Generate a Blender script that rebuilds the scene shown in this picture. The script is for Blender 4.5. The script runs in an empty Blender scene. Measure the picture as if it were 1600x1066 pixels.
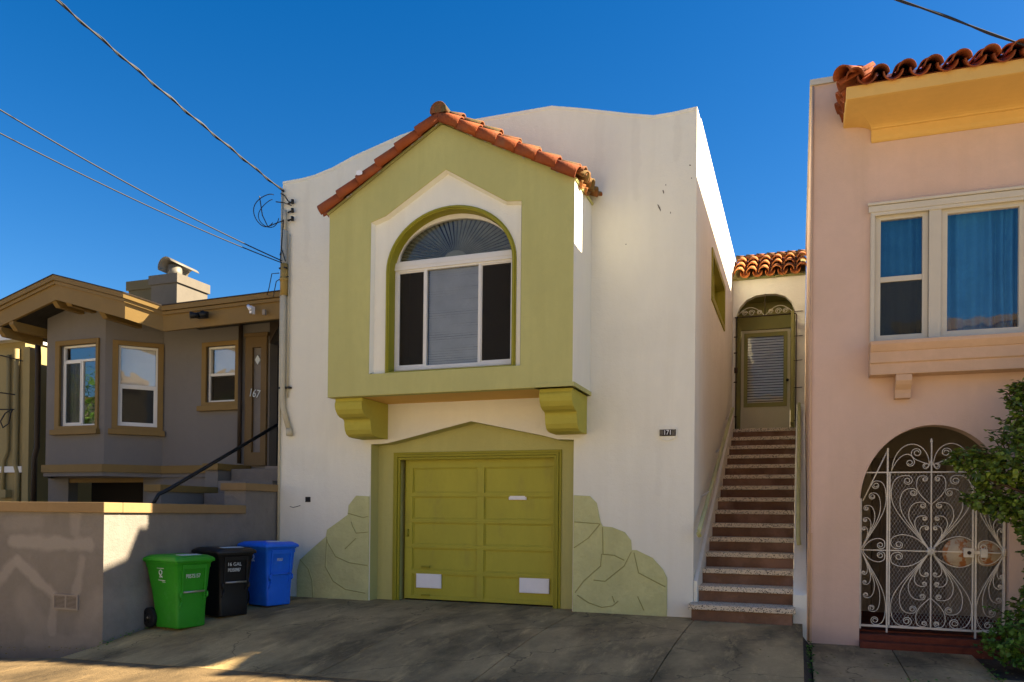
import bpy, bmesh, math, random
from mathutils import Vector, Matrix, noise
from mathutils.geometry import tessellate_polygon
R = math.radians
random.seed(7)
sc = bpy.context.scene
col = sc.collection

# ---------------------------------------------------------------- materials
def mat(name, color, rough=.8, var=.12, vscale=1.2, streak=0., bump=.0, bscale=60, wave=0., metal=0., spec=.3,
        tint=None, tint_amt=0., tint_scale=3., tint_lo=.5, tint_hi=.62, stretch=(1, 1, 1)):
    m = bpy.data.materials.new(name); m.use_nodes = True
    nt = m.node_tree; N = nt.nodes; L = nt.links
    b = N['Principled BSDF']
    b.inputs['Roughness'].default_value = rough
    b.inputs['Metallic'].default_value = metal
    b.inputs['Specular IOR Level'].default_value = spec
    tc = N.new('ShaderNodeTexCoord'); P = tc.outputs['Object']
    cur = None
    def rgb(c):
        n = N.new('ShaderNodeRGB'); n.outputs[0].default_value = (*c, 1); return n.outputs[0]
    cur = rgb(color)
    def nz(scale, detail=5, st=(1, 1, 1)):
        mp = N.new('ShaderNodeMapping'); mp.inputs['Scale'].default_value = st
        L.new(P, mp.inputs[0])
        n = N.new('ShaderNodeTexNoise'); n.inputs['Scale'].default_value = scale
        n.inputs['Detail'].default_value = detail; n.inputs['Roughness'].default_value = .6
        L.new(mp.outputs[0], n.inputs['Vector']); return n.outputs['Fac']
    def mixin(fac, colr, blend='MIX'):
        nonlocal cur
        x = N.new('ShaderNodeMix'); x.data_type = 'RGBA'; x.blend_type = blend
        L.new(fac, x.inputs[0]); L.new(cur, x.inputs[6]); L.new(colr, x.inputs[7]); cur = x.outputs[2]
    def ramp(fac, lo, hi, a=0., b_=1.):
        r = N.new('ShaderNodeMapRange'); r.inputs['From Min'].default_value = lo; r.inputs['From Max'].default_value = hi
        r.inputs['To Min'].default_value = a; r.inputs['To Max'].default_value = b_
        L.new(fac, r.inputs[0]); return r.outputs[0]
    if var:
        d = tuple(c * (1 - 2.2 * var) for c in color)
        mixin(ramp(nz(vscale, 6, stretch), .35, .7), rgb(d))
        mixin(ramp(nz(vscale * 9, 4, stretch), .4, .75, 0, .5), rgb(d))
    if streak:
        d = tuple(c * k for c, k in zip(color, (1 - streak, 1 - streak * 1.05, 1 - streak * 1.2)))
        mixin(ramp(nz(1., 6, (5, 5, .35)), .5, .75), rgb(d))
    if tint is not None:
        mixin(ramp(nz(tint_scale, 6, stretch), tint_lo, tint_hi, 0, tint_amt), rgb(tint))
    L.new(cur, b.inputs['Base Color'])
    if bump or wave:
        h = None
        if bump:
            h1 = nz(bscale, 3)
            bp = N.new('ShaderNodeBump'); bp.inputs['Strength'].default_value = bump; bp.inputs['Distance'].default_value = .02
            hm = nz(bscale * .28, 4); ad = N.new('ShaderNodeMath'); ad.operation = 'MULTIPLY_ADD'; ad.inputs[1].default_value = 1.6
            L.new(hm, ad.inputs[0]); L.new(h1, ad.inputs[2]); L.new(ad.outputs[0], bp.inputs['Height']); h = bp
        if wave:
            h2 = nz(3.2, 2)
            b2 = N.new('ShaderNodeBump'); b2.inputs['Strength'].default_value = wave; b2.inputs['Distance'].default_value = .1
            L.new(h2, b2.inputs['Height'])
            if h: L.new(h.outputs[0], b2.inputs['Normal'])
            h = b2
        L.new(h.outputs[0], b.inputs['Normal'])
    return m

def glass(name, refl=.2, tint=(1, 1, 1), rough=.02):
    m = bpy.data.materials.new(name); m.use_nodes = True
    nt = m.node_tree; N = nt.nodes; L = nt.links
    N.remove(N['Principled BSDF']); out = N['Material Output']
    t = N.new('ShaderNodeBsdfTransparent'); t.inputs[0].default_value = (*tint, 1)
    g = N.new('ShaderNodeBsdfGlossy'); g.inputs['Roughness'].default_value = rough
    tc = N.new('ShaderNodeTexCoord'); n = N.new('ShaderNodeTexNoise'); n.inputs['Scale'].default_value = 2.2
    L.new(tc.outputs['Object'], n.inputs['Vector'])
    bp = N.new('ShaderNodeBump'); bp.inputs['Strength'].default_value = .06; bp.inputs['Distance'].default_value = .05
    L.new(n.outputs['Fac'], bp.inputs['Height']); L.new(bp.outputs[0], g.inputs['Normal'])
    fr = N.new('ShaderNodeFresnel'); fr.inputs[0].default_value = 1.5
    ad = N.new('ShaderNodeMath'); ad.operation = 'ADD'; ad.use_clamp = True; ad.inputs[1].default_value = refl
    L.new(fr.outputs[0], ad.inputs[0])
    mx = N.new('ShaderNodeMixShader'); L.new(ad.outputs[0], mx.inputs[0]); L.new(t.outputs[0], mx.inputs[1]); L.new(g.outputs[0], mx.inputs[2])
    L.new(mx.outputs[0], out.inputs[0]); return m

M = {}
M['cream'] = mat('cream_stucco', (.82, .805, .685), .9, .04, .55, .07, .2, 55, .09, tint=(.73, .71, .60), tint_amt=.4, tint_scale=2.4, tint_lo=.54, tint_hi=.75, stretch=(1.4, 1.4, .5))
M['lime'] = mat('lime_stucco', (.50, .485, .185), .9, .06, .9, .12, .2, 60, .08, tint=(.43, .42, .17), tint_amt=.4, tint_scale=2.2, tint_lo=.52, tint_hi=.75, stretch=(1.4, 1.4, .6))
M['lime2'] = mat('lime_paint_low', (.60, .595, .28), .9, .10, 2.5, .08, .45, 32, .25, tint=(.52, .52, .24), tint_amt=.6, tint_scale=2.4, tint_lo=.5, tint_hi=.62)
M['olive'] = mat('olive_paint', (.445, .415, .045), .55, .07, 2.2, .10, .06, 40, tint=(.30, .27, .05), tint_amt=.5, tint_scale=3.5, tint_lo=.54, tint_hi=.7, stretch=(1, 1, .5))
M['porcholive'] = mat('porch_olive', (.28, .26, .08), .7, .08, 2, .06, .05, 50)
M['entrybrown'] = mat('entry_brown', (.15, .095, .035), .65, .08, 2, .06, .05, 40)
M['corb'] = mat('bracket_paint', (.46, .42, .07), .85, .07, 2, .08, .15, 60, .05)
M['olive_d'] = mat('olive_joint', (.36, .35, .13), .9, .1)
M['olive_m'] = mat('olive_moulding', (.30, .28, .02), .55, .05, 2, 0, .03, 40)
M['white'] = mat('white_paint', (.74, .73, .68), .5, .04, 3, .04)
M['whiteplate'] = mat('white_plate', (.85, .86, .88), .5, .03, 3)
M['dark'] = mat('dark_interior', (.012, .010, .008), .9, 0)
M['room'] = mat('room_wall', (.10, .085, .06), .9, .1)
M['black'] = mat('black_metal', (.012, .012, .012), .5, 0)
M['blackpl'] = mat('black_plastic', (.008, .008, .009), .42, .1, 5, 0, .03, 120, spec=.4)
M['greenpl'] = mat('green_plastic', (.025, .29, .012), .5, .10, 3, .12, .05, 120, spec=.4, tint=(.06, .30, .05), tint_amt=.5, tint_scale=9, tint_lo=.58, tint_hi=.72)
M['bluepl'] = mat('blue_plastic', (.010, .15, .80), .5, .10, 3, .12, .05, 120, spec=.4, tint=(.05, .19, .75), tint_amt=.5, tint_scale=9, tint_lo=.58, tint_hi=.72)
M['rubber'] = mat('rubber', (.012, .012, .013), .8, .1, 8)
M['sticker'] = mat('sticker', (.62, .68, .68), .5, .12, 14)
M['galv'] = mat('galvanised_metal', (.42, .42, .40), .4, .1, 8, metal=.7)
M['tile'] = mat('terracotta', (.36, .085, .02), .85, .14, 3, 0, .25, 40, tint=(.20, .10, .05), tint_amt=.6, tint_scale=5, tint_lo=.52, tint_hi=.72)
M['tile_moss'] = mat('mossy_terracotta', (.38, .115, .03), .9, .15, 3, 0, .3, 40, tint=(.12, .115, .04), tint_amt=.75, tint_scale=4, tint_lo=.44, tint_hi=.6)
M['tile_side'] = mat('sunny_terracotta', (.62, .21, .05), .9, .15, 6, 0, .3, 40, tint=(.20, .15, .05), tint_amt=.35, tint_scale=5, tint_lo=.54, tint_hi=.7)  # terracotta brightened: sunlit look of the porch tiles put in the colour
def per_tile(m, dark, amt):
    nt = m.node_tree; N = nt.nodes; L = nt.links; b = N['Principled BSDF']; src = b.inputs['Base Color'].links[0].from_socket
    g = N.new('ShaderNodeNewGeometry'); r = N.new('ShaderNodeMapRange'); r.inputs['From Min'].default_value = .25; r.inputs['To Max'].default_value = amt
    L.new(g.outputs['Random Per Island'], r.inputs[0]); x = N.new('ShaderNodeMix'); x.data_type = 'RGBA'
    L.new(r.outputs[0], x.inputs[0]); L.new(src, x.inputs[6]); x.inputs[7].default_value = (*dark, 1); L.new(x.outputs[2], b.inputs['Base Color'])
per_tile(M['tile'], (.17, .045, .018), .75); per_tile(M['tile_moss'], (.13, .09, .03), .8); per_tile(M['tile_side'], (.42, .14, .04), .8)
M['tile_top'] = mat('weathered_terracotta', (.24, .085, .03), .9, .2, 5, 0, .3, 40, tint=(.10, .09, .035), tint_amt=.8, tint_scale=5, tint_lo=.42, tint_hi=.58)
per_tile(M['tile_top'], (.07, .045, .025), .7)
M['mortar'] = mat('mortar', (.45, .42, .36), .95, .15, 8, 0, .3, 60)
M['pink'] = mat('pink_stucco', (.68, .49, .38), .9, .045, .9, .10, .12, 80, .06, tint=(.47, .36, .25), tint_amt=.4, tint_scale=.6, tint_lo=.48, tint_hi=.7)
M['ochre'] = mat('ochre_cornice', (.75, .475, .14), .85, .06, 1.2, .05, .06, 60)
M['pinksill'] = mat('pink_sill', (.64, .43, .28), .85, .08, 2, .12, .08, 60)
M['beigetrim'] = mat('beige_trim', (.62, .57, .45), .6, .05, 2, .06, .02, 40)
M['grayst'] = mat('gray_stucco', (.185, .170, .153), .9, .05, .9, .08, .12, 80, .05)
M['brown'] = mat('brown_trim', (.235, .148, .043), .65, .07, 2, .08, .03, 40)
M['dkbrown'] = mat('dark_brown', (.045, .03, .018), .6, .1, 2)
M['graywall'] = mat('gray_retaining_stucco', (.215, .193, .166), .92, .12, 1.6, .1, .35, 50, .12)
M['patch'] = mat('paint_patch', (.285, .245, .20), .92, .06, 3, 0, .1, 60)
M['cap'] = mat('brown_cap', (.27, .175, .075), .75, .08, 2, .05, .06, 60)
M['beige'] = mat('beige_stucco', (.33, .265, .12), .9, .06, 1, .1, .1, 80)
M['roofing'] = mat('roofing_felt', (.06, .055, .05), .95, .15, 3, 0, .3, 60)
M['chim'] = mat('chimney_stucco', (.135, .118, .095), .9, .07, 3, .05, .1, 80)
M['chim2'] = mat('olive_chimney', (.12, .10, .055), .9, .1, 3, .05, .1, 80)
M['cowl'] = mat('cowl_metal', (.20, .18, .145), .5, .12, 6, metal=.2)
M['brickred'] = mat('red_paver', (.19, .045, .022), .8, .2, 8, 0, .2, 60)
M['iron'] = mat('white_iron', (.74, .70, .60), .5, .12, 9)
M['rust'] = mat('rusty_plate', (.50, .42, .30), .7, .1, 10, tint=(.36, .13, .03), tint_amt=.9, tint_scale=9, tint_lo=.5, tint_hi=.56)
M['screen'] = mat('dark_screen', (.55, .52, .46), .6, .2, 9, metal=.3)
M['porchbeige'] = mat('porch_beige', (.44, .385, .29), .9, .08, 1.4, .06, .08, 60)
M['whitedoor'] = mat('painted_door', (.58, .53, .34), .6, .05, 2, .05, .02, 40)
M['blind'] = mat('blind_slat', (.74, .74, .70), .6, .05, 4)
M['blind2'] = mat('gray_blind', (.42, .47, .53), .7, .08, 4)
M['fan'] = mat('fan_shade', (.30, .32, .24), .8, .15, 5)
M['fan2'] = mat('fan_shaded_side', (.13, .14, .10), .8, .15, 5)  # same cloth darkened: pleat shading painted on one side of each fold
M['curtain'] = mat('sky_tinted_curtain', (.03, .17, .33), .9, .12, 3)  # blue stands in for sky light on the curtain and glass
M['curtain2'] = mat('dim_curtain', (.05, .07, .065), .9, .15, 3)
M['conduit'] = mat('painted_conduit', (.56, .52, .38), .6, .08, 4)
M['conduit_o'] = mat('ochre_conduit', (.36, .25, .07), .6, .1, 6)
M['cable'] = mat('cable', (.02, .02, .022), .6, 0)
M['wood'] = mat('pole_wood', (.12, .08, .05), .9, .2, 6, .2, .3, 30)
M['terr_riser'] = mat('riser_terracotta', (.20, .105, .058), .85, .16, 4, .15, .25, 50, tint=(.33, .19, .125), tint_amt=.7, tint_scale=1.6, tint_lo=.46, tint_hi=.64)
M['dirt'] = mat('dirt', (.07, .05, .035), .95, .25, 12, 0, .6, 30)
M['pale_road'] = mat('pale_road', (.33, .29, .215), .95, .15, 2, 0, .4, 150)  # paving colour raised so the unseen sunlit road bounces light onto facades
M['earth'] = mat('earth', (.16, .14, .11), .95, .2, .2)
M['chipgray'] = mat('bare_stucco', (.16, .14, .11), .95, .1, 9)
M['bark'] = mat('bark', (.09, .06, .04), .95, .2, 12, .2, .5, 30)
M['oldwood'] = mat('inner_gate_wood', (.27, .23, .18), .8, .12, 3, .1)

def concrete(name, base, seed):
    m = mat(name, base, .92, .13, 2.2, 0, .35, 90, .05, tint=tuple(c * .22 for c in base), tint_amt=.88, tint_scale=1.0, tint_lo=.44, tint_hi=.62, stretch=(1.1, .55, 1))
    # pale scrapes and fine grit
    nt = m.node_tree; N = nt.nodes; L = nt.links; b = N['Principled BSDF']
    src = b.inputs['Base Color'].links[0].from_socket
    tc = N.new('ShaderNodeTexCoord'); mp = N.new('ShaderNodeMapping'); mp.inputs['Location'].default_value = (seed, seed * .7, 0)
    mp.inputs['Rotation'].default_value = (0, 0, .25); mp.inputs['Scale'].default_value = (3.2, .7, 1)
    L.new(tc.outputs['Object'], mp.inputs[0])
    n = N.new('ShaderNodeTexNoise'); n.inputs['Scale'].default_value = 1.7; n.inputs['Detail'].default_value = 9; n.inputs['Roughness'].default_value = .72
    L.new(mp.outputs[0], n.inputs['Vector'])
    r = N.new('ShaderNodeMapRange'); r.inputs['From Min'].default_value = .54; r.inputs['From Max'].default_value = .74; r.inputs['To Max'].default_value = .55
    L.new(n.outputs['Fac'], r.inputs[0])
    x = N.new('ShaderNodeMix'); x.data_type = 'RGBA'; L.new(r.outputs[0], x.inputs[0]); L.new(src, x.inputs[6])
    x.inputs[7].default_value = (base[0] * 1.7, base[1] * 1.65, base[2] * 1.55, 1)
    v = N.new('ShaderNodeTexVoronoi'); v.inputs['Scale'].default_value = 55; L.new(tc.outputs['Object'], v.inputs['Vector'])
    r2 = N.new('ShaderNodeMapRange'); r2.inputs['From Min'].default_value = .0; r2.inputs['From Max'].default_value = .35; r2.inputs['To Min'].default_value = .5; r2.inputs['To Max'].default_value = 0.
    L.new(v.outputs['Distance'], r2.inputs[0])
    x2 = N.new('ShaderNodeMix'); x2.data_type = 'RGBA'; L.new(r2.outputs[0], x2.inputs[0]); L.new(x.outputs[2], x2.inputs[6])
    x2.inputs[7].default_value = (base[0] * .62, base[1] * .6, base[2] * .55, 1)
    last = x2.outputs[2]
    nd = N.new('ShaderNodeTexNoise'); nd.inputs['Scale'].default_value = 3.; nd.inputs['Detail'].default_value = 6; L.new(tc.outputs['Object'], nd.inputs['Vector'])
    av = N.new('ShaderNodeVectorMath'); av.operation = 'MULTIPLY_ADD'; av.inputs[1].default_value = (.55, .55, 0); L.new(nd.outputs['Color'], av.inputs[0]); L.new(tc.outputs['Object'], av.inputs[2])
    def layer(fac, c):
        nonlocal last
        q = N.new('ShaderNodeMix'); q.data_type = 'RGBA'; L.new(fac, q.inputs[0]); L.new(last, q.inputs[6]); q.inputs[7].default_value = (*c, 1); last = q.outputs[2]
    def rng(sock, a_, b_, c_, d_):
        q = N.new('ShaderNodeMapRange'); q.inputs['From Min'].default_value = a_; q.inputs['From Max'].default_value = b_; q.inputs['To Min'].default_value = c_; q.inputs['To Max'].default_value = d_; L.new(sock, q.inputs[0]); return q.outputs[0]
    vc = N.new('ShaderNodeTexVoronoi'); vc.feature = 'DISTANCE_TO_EDGE'; vc.inputs['Scale'].default_value = .55; L.new(av.outputs[0], vc.inputs['Vector'])
    layer(rng(vc.outputs['Distance'], .0, .006, .75, 0.), tuple(c * .18 for c in base))
    vo = N.new('ShaderNodeTexVoronoi'); vo.inputs['Scale'].default_value = 1.9; vo.inputs['Randomness'].default_value = 1; L.new(av.outputs[0], vo.inputs['Vector'])
    layer(rng(vo.outputs['Distance'], .05, .16, .55, 0.), tuple(c * .3 for c in base))
    n3 = N.new('ShaderNodeTexNoise'); n3.inputs['Scale'].default_value = 26; n3.inputs['Detail'].default_value = 8; n3.inputs['Roughness'].default_value = .8; L.new(tc.outputs['Object'], n3.inputs['Vector'])
    layer(rng(n3.outputs['Fac'], .56, .72, 0., .55), tuple(c * .4 for c in base)); layer(rng(n3.outputs['Fac'], .42, .30, 0., .5), tuple(min(1, c * 1.6) for c in base))
    L.new(last, b.inputs['Base Color'])
    return m
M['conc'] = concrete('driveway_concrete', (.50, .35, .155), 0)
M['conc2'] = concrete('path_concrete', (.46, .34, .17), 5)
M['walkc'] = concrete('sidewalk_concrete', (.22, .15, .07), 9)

def add_strokes(m, segs, paint):
    nt = m.node_tree; N = nt.nodes; L = nt.links; b = N['Principled BSDF']; cur = b.inputs['Base Color'].links[0].from_socket
    tc = N.new('ShaderNodeTexCoord'); n = N.new('ShaderNodeTexNoise'); n.inputs['Scale'].default_value = 4.5; n.inputs['Detail'].default_value = 7
    L.new(tc.outputs['Object'], n.inputs['Vector'])
    for (xa, za), (xb, zb), w, amt in segs:
        A = Vector((xa, 0, za)); d = Vector((xb, 0, zb)) - A; ln = d.length; d.normalize()
        def vm(op, v1=None, c=None, s1=None):
            x = N.new('ShaderNodeVectorMath'); x.operation = op
            if s1 is not None: L.new(s1, x.inputs[0])
            if c is not None: x.inputs[1].default_value = c
            return x
        def mt(op, s1, c, s2=None):
            x = N.new('ShaderNodeMath'); x.operation = op; L.new(s1, x.inputs[0])
            if s2 is not None: L.new(s2, x.inputs[1])
            else: x.inputs[1].default_value = c
            return x.outputs[0]
        fl = vm('MULTIPLY', c=(1, 0, 1), s1=tc.outputs['Object']); p = vm('SUBTRACT', c=A, s1=fl.outputs[0])
        t = vm('DOT_PRODUCT', c=d, s1=p.outputs[0]).outputs['Value']; q = vm('DOT_PRODUCT', c=Vector((-d.z, 0, d.x)), s1=p.outputs[0]).outputs['Value']
        h = mt('SUBTRACT', mt('ABSOLUTE', mt('SUBTRACT', t, ln / 2), 0), ln / 2); h = mt('MAXIMUM', h, 0.)
        dist = mt('POWER', mt('ADD', mt('MULTIPLY', h, 0, h), 0, mt('MULTIPLY', q, 0, q)), .5)
        dist = mt('ADD', dist, 0, mt('MULTIPLY', mt('SUBTRACT', n.outputs['Fac'], .5), .16))
        r = N.new('ShaderNodeMapRange'); r.inputs['From Min'].default_value = w * 1.35; r.inputs['From Max'].default_value = w * .6; r.inputs['To Max'].default_value = amt
        L.new(dist, r.inputs[0])
        x = N.new('ShaderNodeMix'); x.data_type = 'RGBA'; L.new(r.outputs[0], x.inputs[0]); L.new(cur, x.inputs[6]); x.inputs[7].default_value = (*paint, 1); cur = x.outputs[2]
    L.new(cur, b.inputs['Base Color'])
add_strokes(M['graywall'], [((-8.58, .86), (-7.42, .85), .075, .8), ((-8.95, .30), (-8.52, .64), .07, .75), ((-8.52, .64), (-7.93, .26), .065, .8), ((-7.93, .25), (-7.96, -.15), .05, .6),
    ((-7.62, .25), (-7.5, .68), .06, .6), ((-7.62, 1.16), (-7.62, .98), .08, .5), ((-8.4, .15), (-8.2, -.1), .16, .35), ((-7.45, -.05), (-7.3, .2), .14, .35), ((-8.7, 1.05), (-8.2, 1.1), .09, .3), ((-8.3, -.3), (-7.3, -.22), .07, .3)], (.29, .262, .225))

add_strokes(M['cream'], [((-1.95, 6.15), (-1.93, 5.2), .05, 0.165), ((-2.4, 6.3), (-2.42, 5.5), .06, 0.154), ((-1.42, 6.1), (-1.43, 5.6), .04, 0.165), ((-6.75, 6.0), (-6.76, 4.9), .05, 0.165), ((-6.2, 6.15), (-6.22, 5.5), .04, 0.138), ((-1.62, 2.1), (-1.61, 1.5), .03, 0.110), ((-2.1, 3.4), (-1.4, 3.5), .2, 0.099), ((-6.9, 2.0), (-6.5, 1.9), .16, 0.099), ((-1.45, 0.083), (-1.25, 0.110), .1, 0.193), ((-7.1, 0.165), (-6.9, 0.495), .08, 0.165)], (.56, .54, .45))
def terrazzo():
    m = mat('terrazzo', (.68, .58, .42), .75, .06, 4)
    nt = m.node_tree; N = nt.nodes; L = nt.links; b = N['Principled BSDF']
    src = b.inputs['Base Color'].links[0].from_socket
    tc = N.new('ShaderNodeTexCoord'); v = N.new('ShaderNodeTexVoronoi'); v.inputs['Scale'].default_value = 72
    L.new(tc.outputs['Object'], v.inputs['Vector'])
    s = N.new('ShaderNodeSeparateColor'); L.new(v.outputs['Color'], s.inputs[0])
    a = N.new('ShaderNodeMath'); a.operation = 'GREATER_THAN'; a.inputs[1].default_value = .45; L.new(s.outputs[0], a.inputs[0])
    d = N.new('ShaderNodeMath'); d.operation = 'LESS_THAN'; d.inputs[1].default_value = .42; L.new(v.outputs['Distance'], d.inputs[0])
    p = N.new('ShaderNodeMath'); p.operation = 'MULTIPLY'; L.new(a.outputs[0], p.inputs[0]); L.new(d.outputs[0], p.inputs[1])
    x = N.new('ShaderNodeMix'); x.data_type = 'RGBA'; L.new(p.outputs[0], x.inputs[0]); L.new(src, x.inputs[6]); x.inputs[7].default_value = (.03, .022, .018, 1)
    L.new(x.outputs[2], b.inputs['Base Color']); return m
M['terrazzo'] = terrazzo()

def leafmat(name, c1, c2):
    m = bpy.data.materials.new(name); m.use_nodes = True
    nt = m.node_tree; N = nt.nodes; L = nt.links; b = N['Principled BSDF']
    b.inputs['Roughness'].default_value = .5
    g = N.new('ShaderNodeNewGeometry'); r = N.new('ShaderNodeMix'); r.data_type = 'RGBA'
    L.new(g.outputs['Random Per Island'], r.inputs[0]); r.inputs[6].default_value = (*c1, 1); r.inputs[7].default_value = (*c2, 1)
    L.new(r.outputs[2], b.inputs['Base Color'])
    t = N.new('ShaderNodeBsdfTranslucent'); L.new(r.outputs[2], t.inputs[0])
    mx = N.new('ShaderNodeMixShader'); mx.inputs[0].default_value = .25
    L.new(b.outputs[0], mx.inputs[1]); L.new(t.outputs[0], mx.inputs[2]); L.new(mx.outputs[0], N['Material Output'].inputs[0])
    return m
M['leaf'] = leafmat('leaf', (.025, .07, .010), (.20, .30, .03))
M['leaf_low'] = leafmat('leaf_low', (.03, .10, .010), (.13, .27, .025))
M['dryleaf'] = leafmat('dry_leaf', (.25, .17, .05), (.12, .13, .03))
M['g_bay'] = glass('bay_glass', .02)
def meshcloth(name, c, see):
    m = bpy.data.materials.new(name); m.use_nodes = True; nt = m.node_tree; N = nt.nodes; L = nt.links
    b = N['Principled BSDF']; b.inputs['Base Color'].default_value = (*c, 1); b.inputs['Roughness'].default_value = .8; b.inputs['Specular IOR Level'].default_value = .1
    t = N.new('ShaderNodeBsdfTransparent'); x = N.new('ShaderNodeMixShader'); x.inputs[0].default_value = 1 - see
    L.new(b.outputs[0], x.inputs[1 + 1]); L.new(t.outputs[0], x.inputs[1]); L.new(x.outputs[0], N['Material Output'].inputs[0]); return m
M['bug'] = meshcloth('insect_screen', (.028, .024, .017), .22)
M['bug2'] = meshcloth('gray_insect_screen', (.045, .05, .045), .35)
M['g_pink'] = glass('picture_glass', .10)
M['g_gray'] = glass('gray_house_glass', .16)
M['g_door'] = glass('door_glass', .0)

# ---------------------------------------------------------------- mesh helpers
class MB:
    def __init__(s): s.v = []; s.f = []; s.mi = []; s.sm = []
    def add(s, vs, fs, mi=0, smooth=False):
        o = len(s.v); s.v += [tuple(v) for v in vs]
        for f in fs: s.f.append([i + o for i in f]); s.mi.append(mi); s.sm.append(smooth)
        return s
    def box(s, x0, x1, y0, y1, z0, z1, mi=0):
        vs = [(x, y, z) for x in (x0, x1) for y in (y0, y1) for z in (z0, z1)]
        return s.add(vs, [(0, 1, 3, 2), (4, 6, 7, 5), (0, 4, 5, 1), (2, 3, 7, 6), (0, 2, 6, 4), (1, 5, 7, 3)], mi)
    def prism(s, loops, d0, d1, axes='xz', mi=0, smooth_sides=False):
        """loops: outline then holes, in the two named axes; extruded along the third from d0 to d1"""
        if not isinstance(loops[0][0], (tuple, list)): loops = [loops]
        ax = {'x': 0, 'y': 1, 'z': 2}; a, b = ax[axes[0]], ax[axes[1]]; c = 3 - a - b
        def P(p, d):
            r = [0, 0, 0]; r[a] = p[0]; r[b] = p[1]; r[c] = d; return tuple(r)
        tris = tessellate_polygon([[Vector((p[0], p[1], 0)) for p in l] for l in loops])
        flat = [p for l in loops for p in l]; n = len(flat)
        vs = [P(p, d0) for p in flat] + [P(p, d1) for p in flat]
        s.add(vs, [tuple(t) for t in tris] + [tuple(i + n for i in reversed(t)) for t in tris], mi)
        o = len(s.v) - 2 * n; k = 0
        for l in loops:
            m = len(l)
            for i in range(m):
                j = (i + 1) % m
                s.f.append([o + k + i, o + k + j, o + n + k + j, o + n + k + i]); s.mi.append(mi); s.sm.append(smooth_sides)
            k += m
        return s
    def tube(s, pts, r, n=8, mi=0, closed=False, cap=True):
        pts = [Vector(p) for p in pts]; m = len(pts); rs = r if isinstance(r, (list, tuple)) else [r] * m
        vs = []; up = None
        for i, p in enumerate(pts):
            a = pts[i - 1] if (i > 0 or closed) else p; b = pts[(i + 1) % m] if (i < m - 1 or closed) else p
            t = (b - a)
            if t.length < 1e-9: t = Vector((0, 0, 1))
            t.normalize()
            if up is None:
                up = Vector((0, 0, 1)) if abs(t.z) < .9 else Vector((0, 1, 0))
            u = up - t * up.dot(t)
            if u.length < 1e-6: u = t.orthogonal()
            u.normalize(); w = t.cross(u); up = u
            vs += [p + (u * math.cos(2 * math.pi * k / n) + w * math.sin(2 * math.pi * k / n)) * rs[i] for k in range(n)]
        fs = []
        for i in range(m if closed else m - 1):
            j = (i + 1) % m
            for k in range(n):
                l = (k + 1) % n; fs.append((i * n + k, i * n + l, j * n + l, j * n + k))
        if cap and not closed:
            fs.append(tuple(reversed(range(n)))); fs.append(tuple((m - 1) * n + k for k in range(n)))
        return s.add(vs, fs, mi, n > 5)
    def quad(s, a, b, c, d, mi=0): return s.add([a, b, c, d], [(0, 1, 2, 3)], mi)
    def ribbon(s, top, drop, back, mi=0):
        """a board hung along a 3D top edge: its height `drop`, its thickness along +y `back`"""
        vs = []
        for p in top:
            x, y, z = p; vs += [(x, y, z), (x, y, z - drop), (x, y + back, z - drop), (x, y + back, z)]
        fs = []
        for i in range(len(top) - 1):
            for k in range(4):
                l = (k + 1) % 4; fs.append((i * 4 + k, i * 4 + l, i * 4 + 4 + l, i * 4 + 4 + k))
        e = (len(top) - 1) * 4
        fs += [(3, 2, 1, 0), (e, e + 1, e + 2, e + 3)]
        return s.add(vs, fs, mi)
    def build(s, name, mats, parent=None, bevel=0., loc=None):
        me = bpy.data.meshes.new(name); me.from_pydata(s.v, [], s.f)
        if not isinstance(mats, (list, tuple)): mats = [mats]
        for m in mats: me.materials.append(m)
        for p, mi, sm in zip(me.polygons, s.mi, s.sm): p.material_index = mi; p.use_smooth = sm
        bm = bmesh.new(); bm.from_mesh(me); bmesh.ops.recalc_face_normals(bm, faces=bm.faces); bm.to_mesh(me); bm.free()
        o = bpy.data.objects.new(name, me); col.objects.link(o)
        if parent is not None:
            o.parent = parent
            o.location = Vector(loc) if loc else -(Vector(parent.get('_base', (0, 0, 0))) if parent.type == 'EMPTY' else Vector((0, 0, 0)))
        elif loc: o.location = loc
        if bevel:
            b = o.modifiers.new('bevel', 'BEVEL'); b.width = bevel; b.segments = 2; b.limit_method = 'ANGLE'; b.angle_limit = R(40)
        return o

def thing(name, label, cat, base=(0, 0, 0), group=None):
    """an Empty at the base of a thing; its parts are given in world coordinates and hang under it"""
    e = bpy.data.objects.new(name, None); col.objects.link(e); e.location = base; e.empty_display_size = .2
    e['_base'] = tuple(base); e['label'] = label; e['category'] = cat
    if group: e['group'] = group
    return e
def tag(o, label, cat, group=None, kind=None):
    o['label'] = label; o['category'] = cat
    if group: o['group'] = group
    if kind: o['kind'] = kind
    return o
def structure(o): o['kind'] = 'structure'; return o

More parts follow.
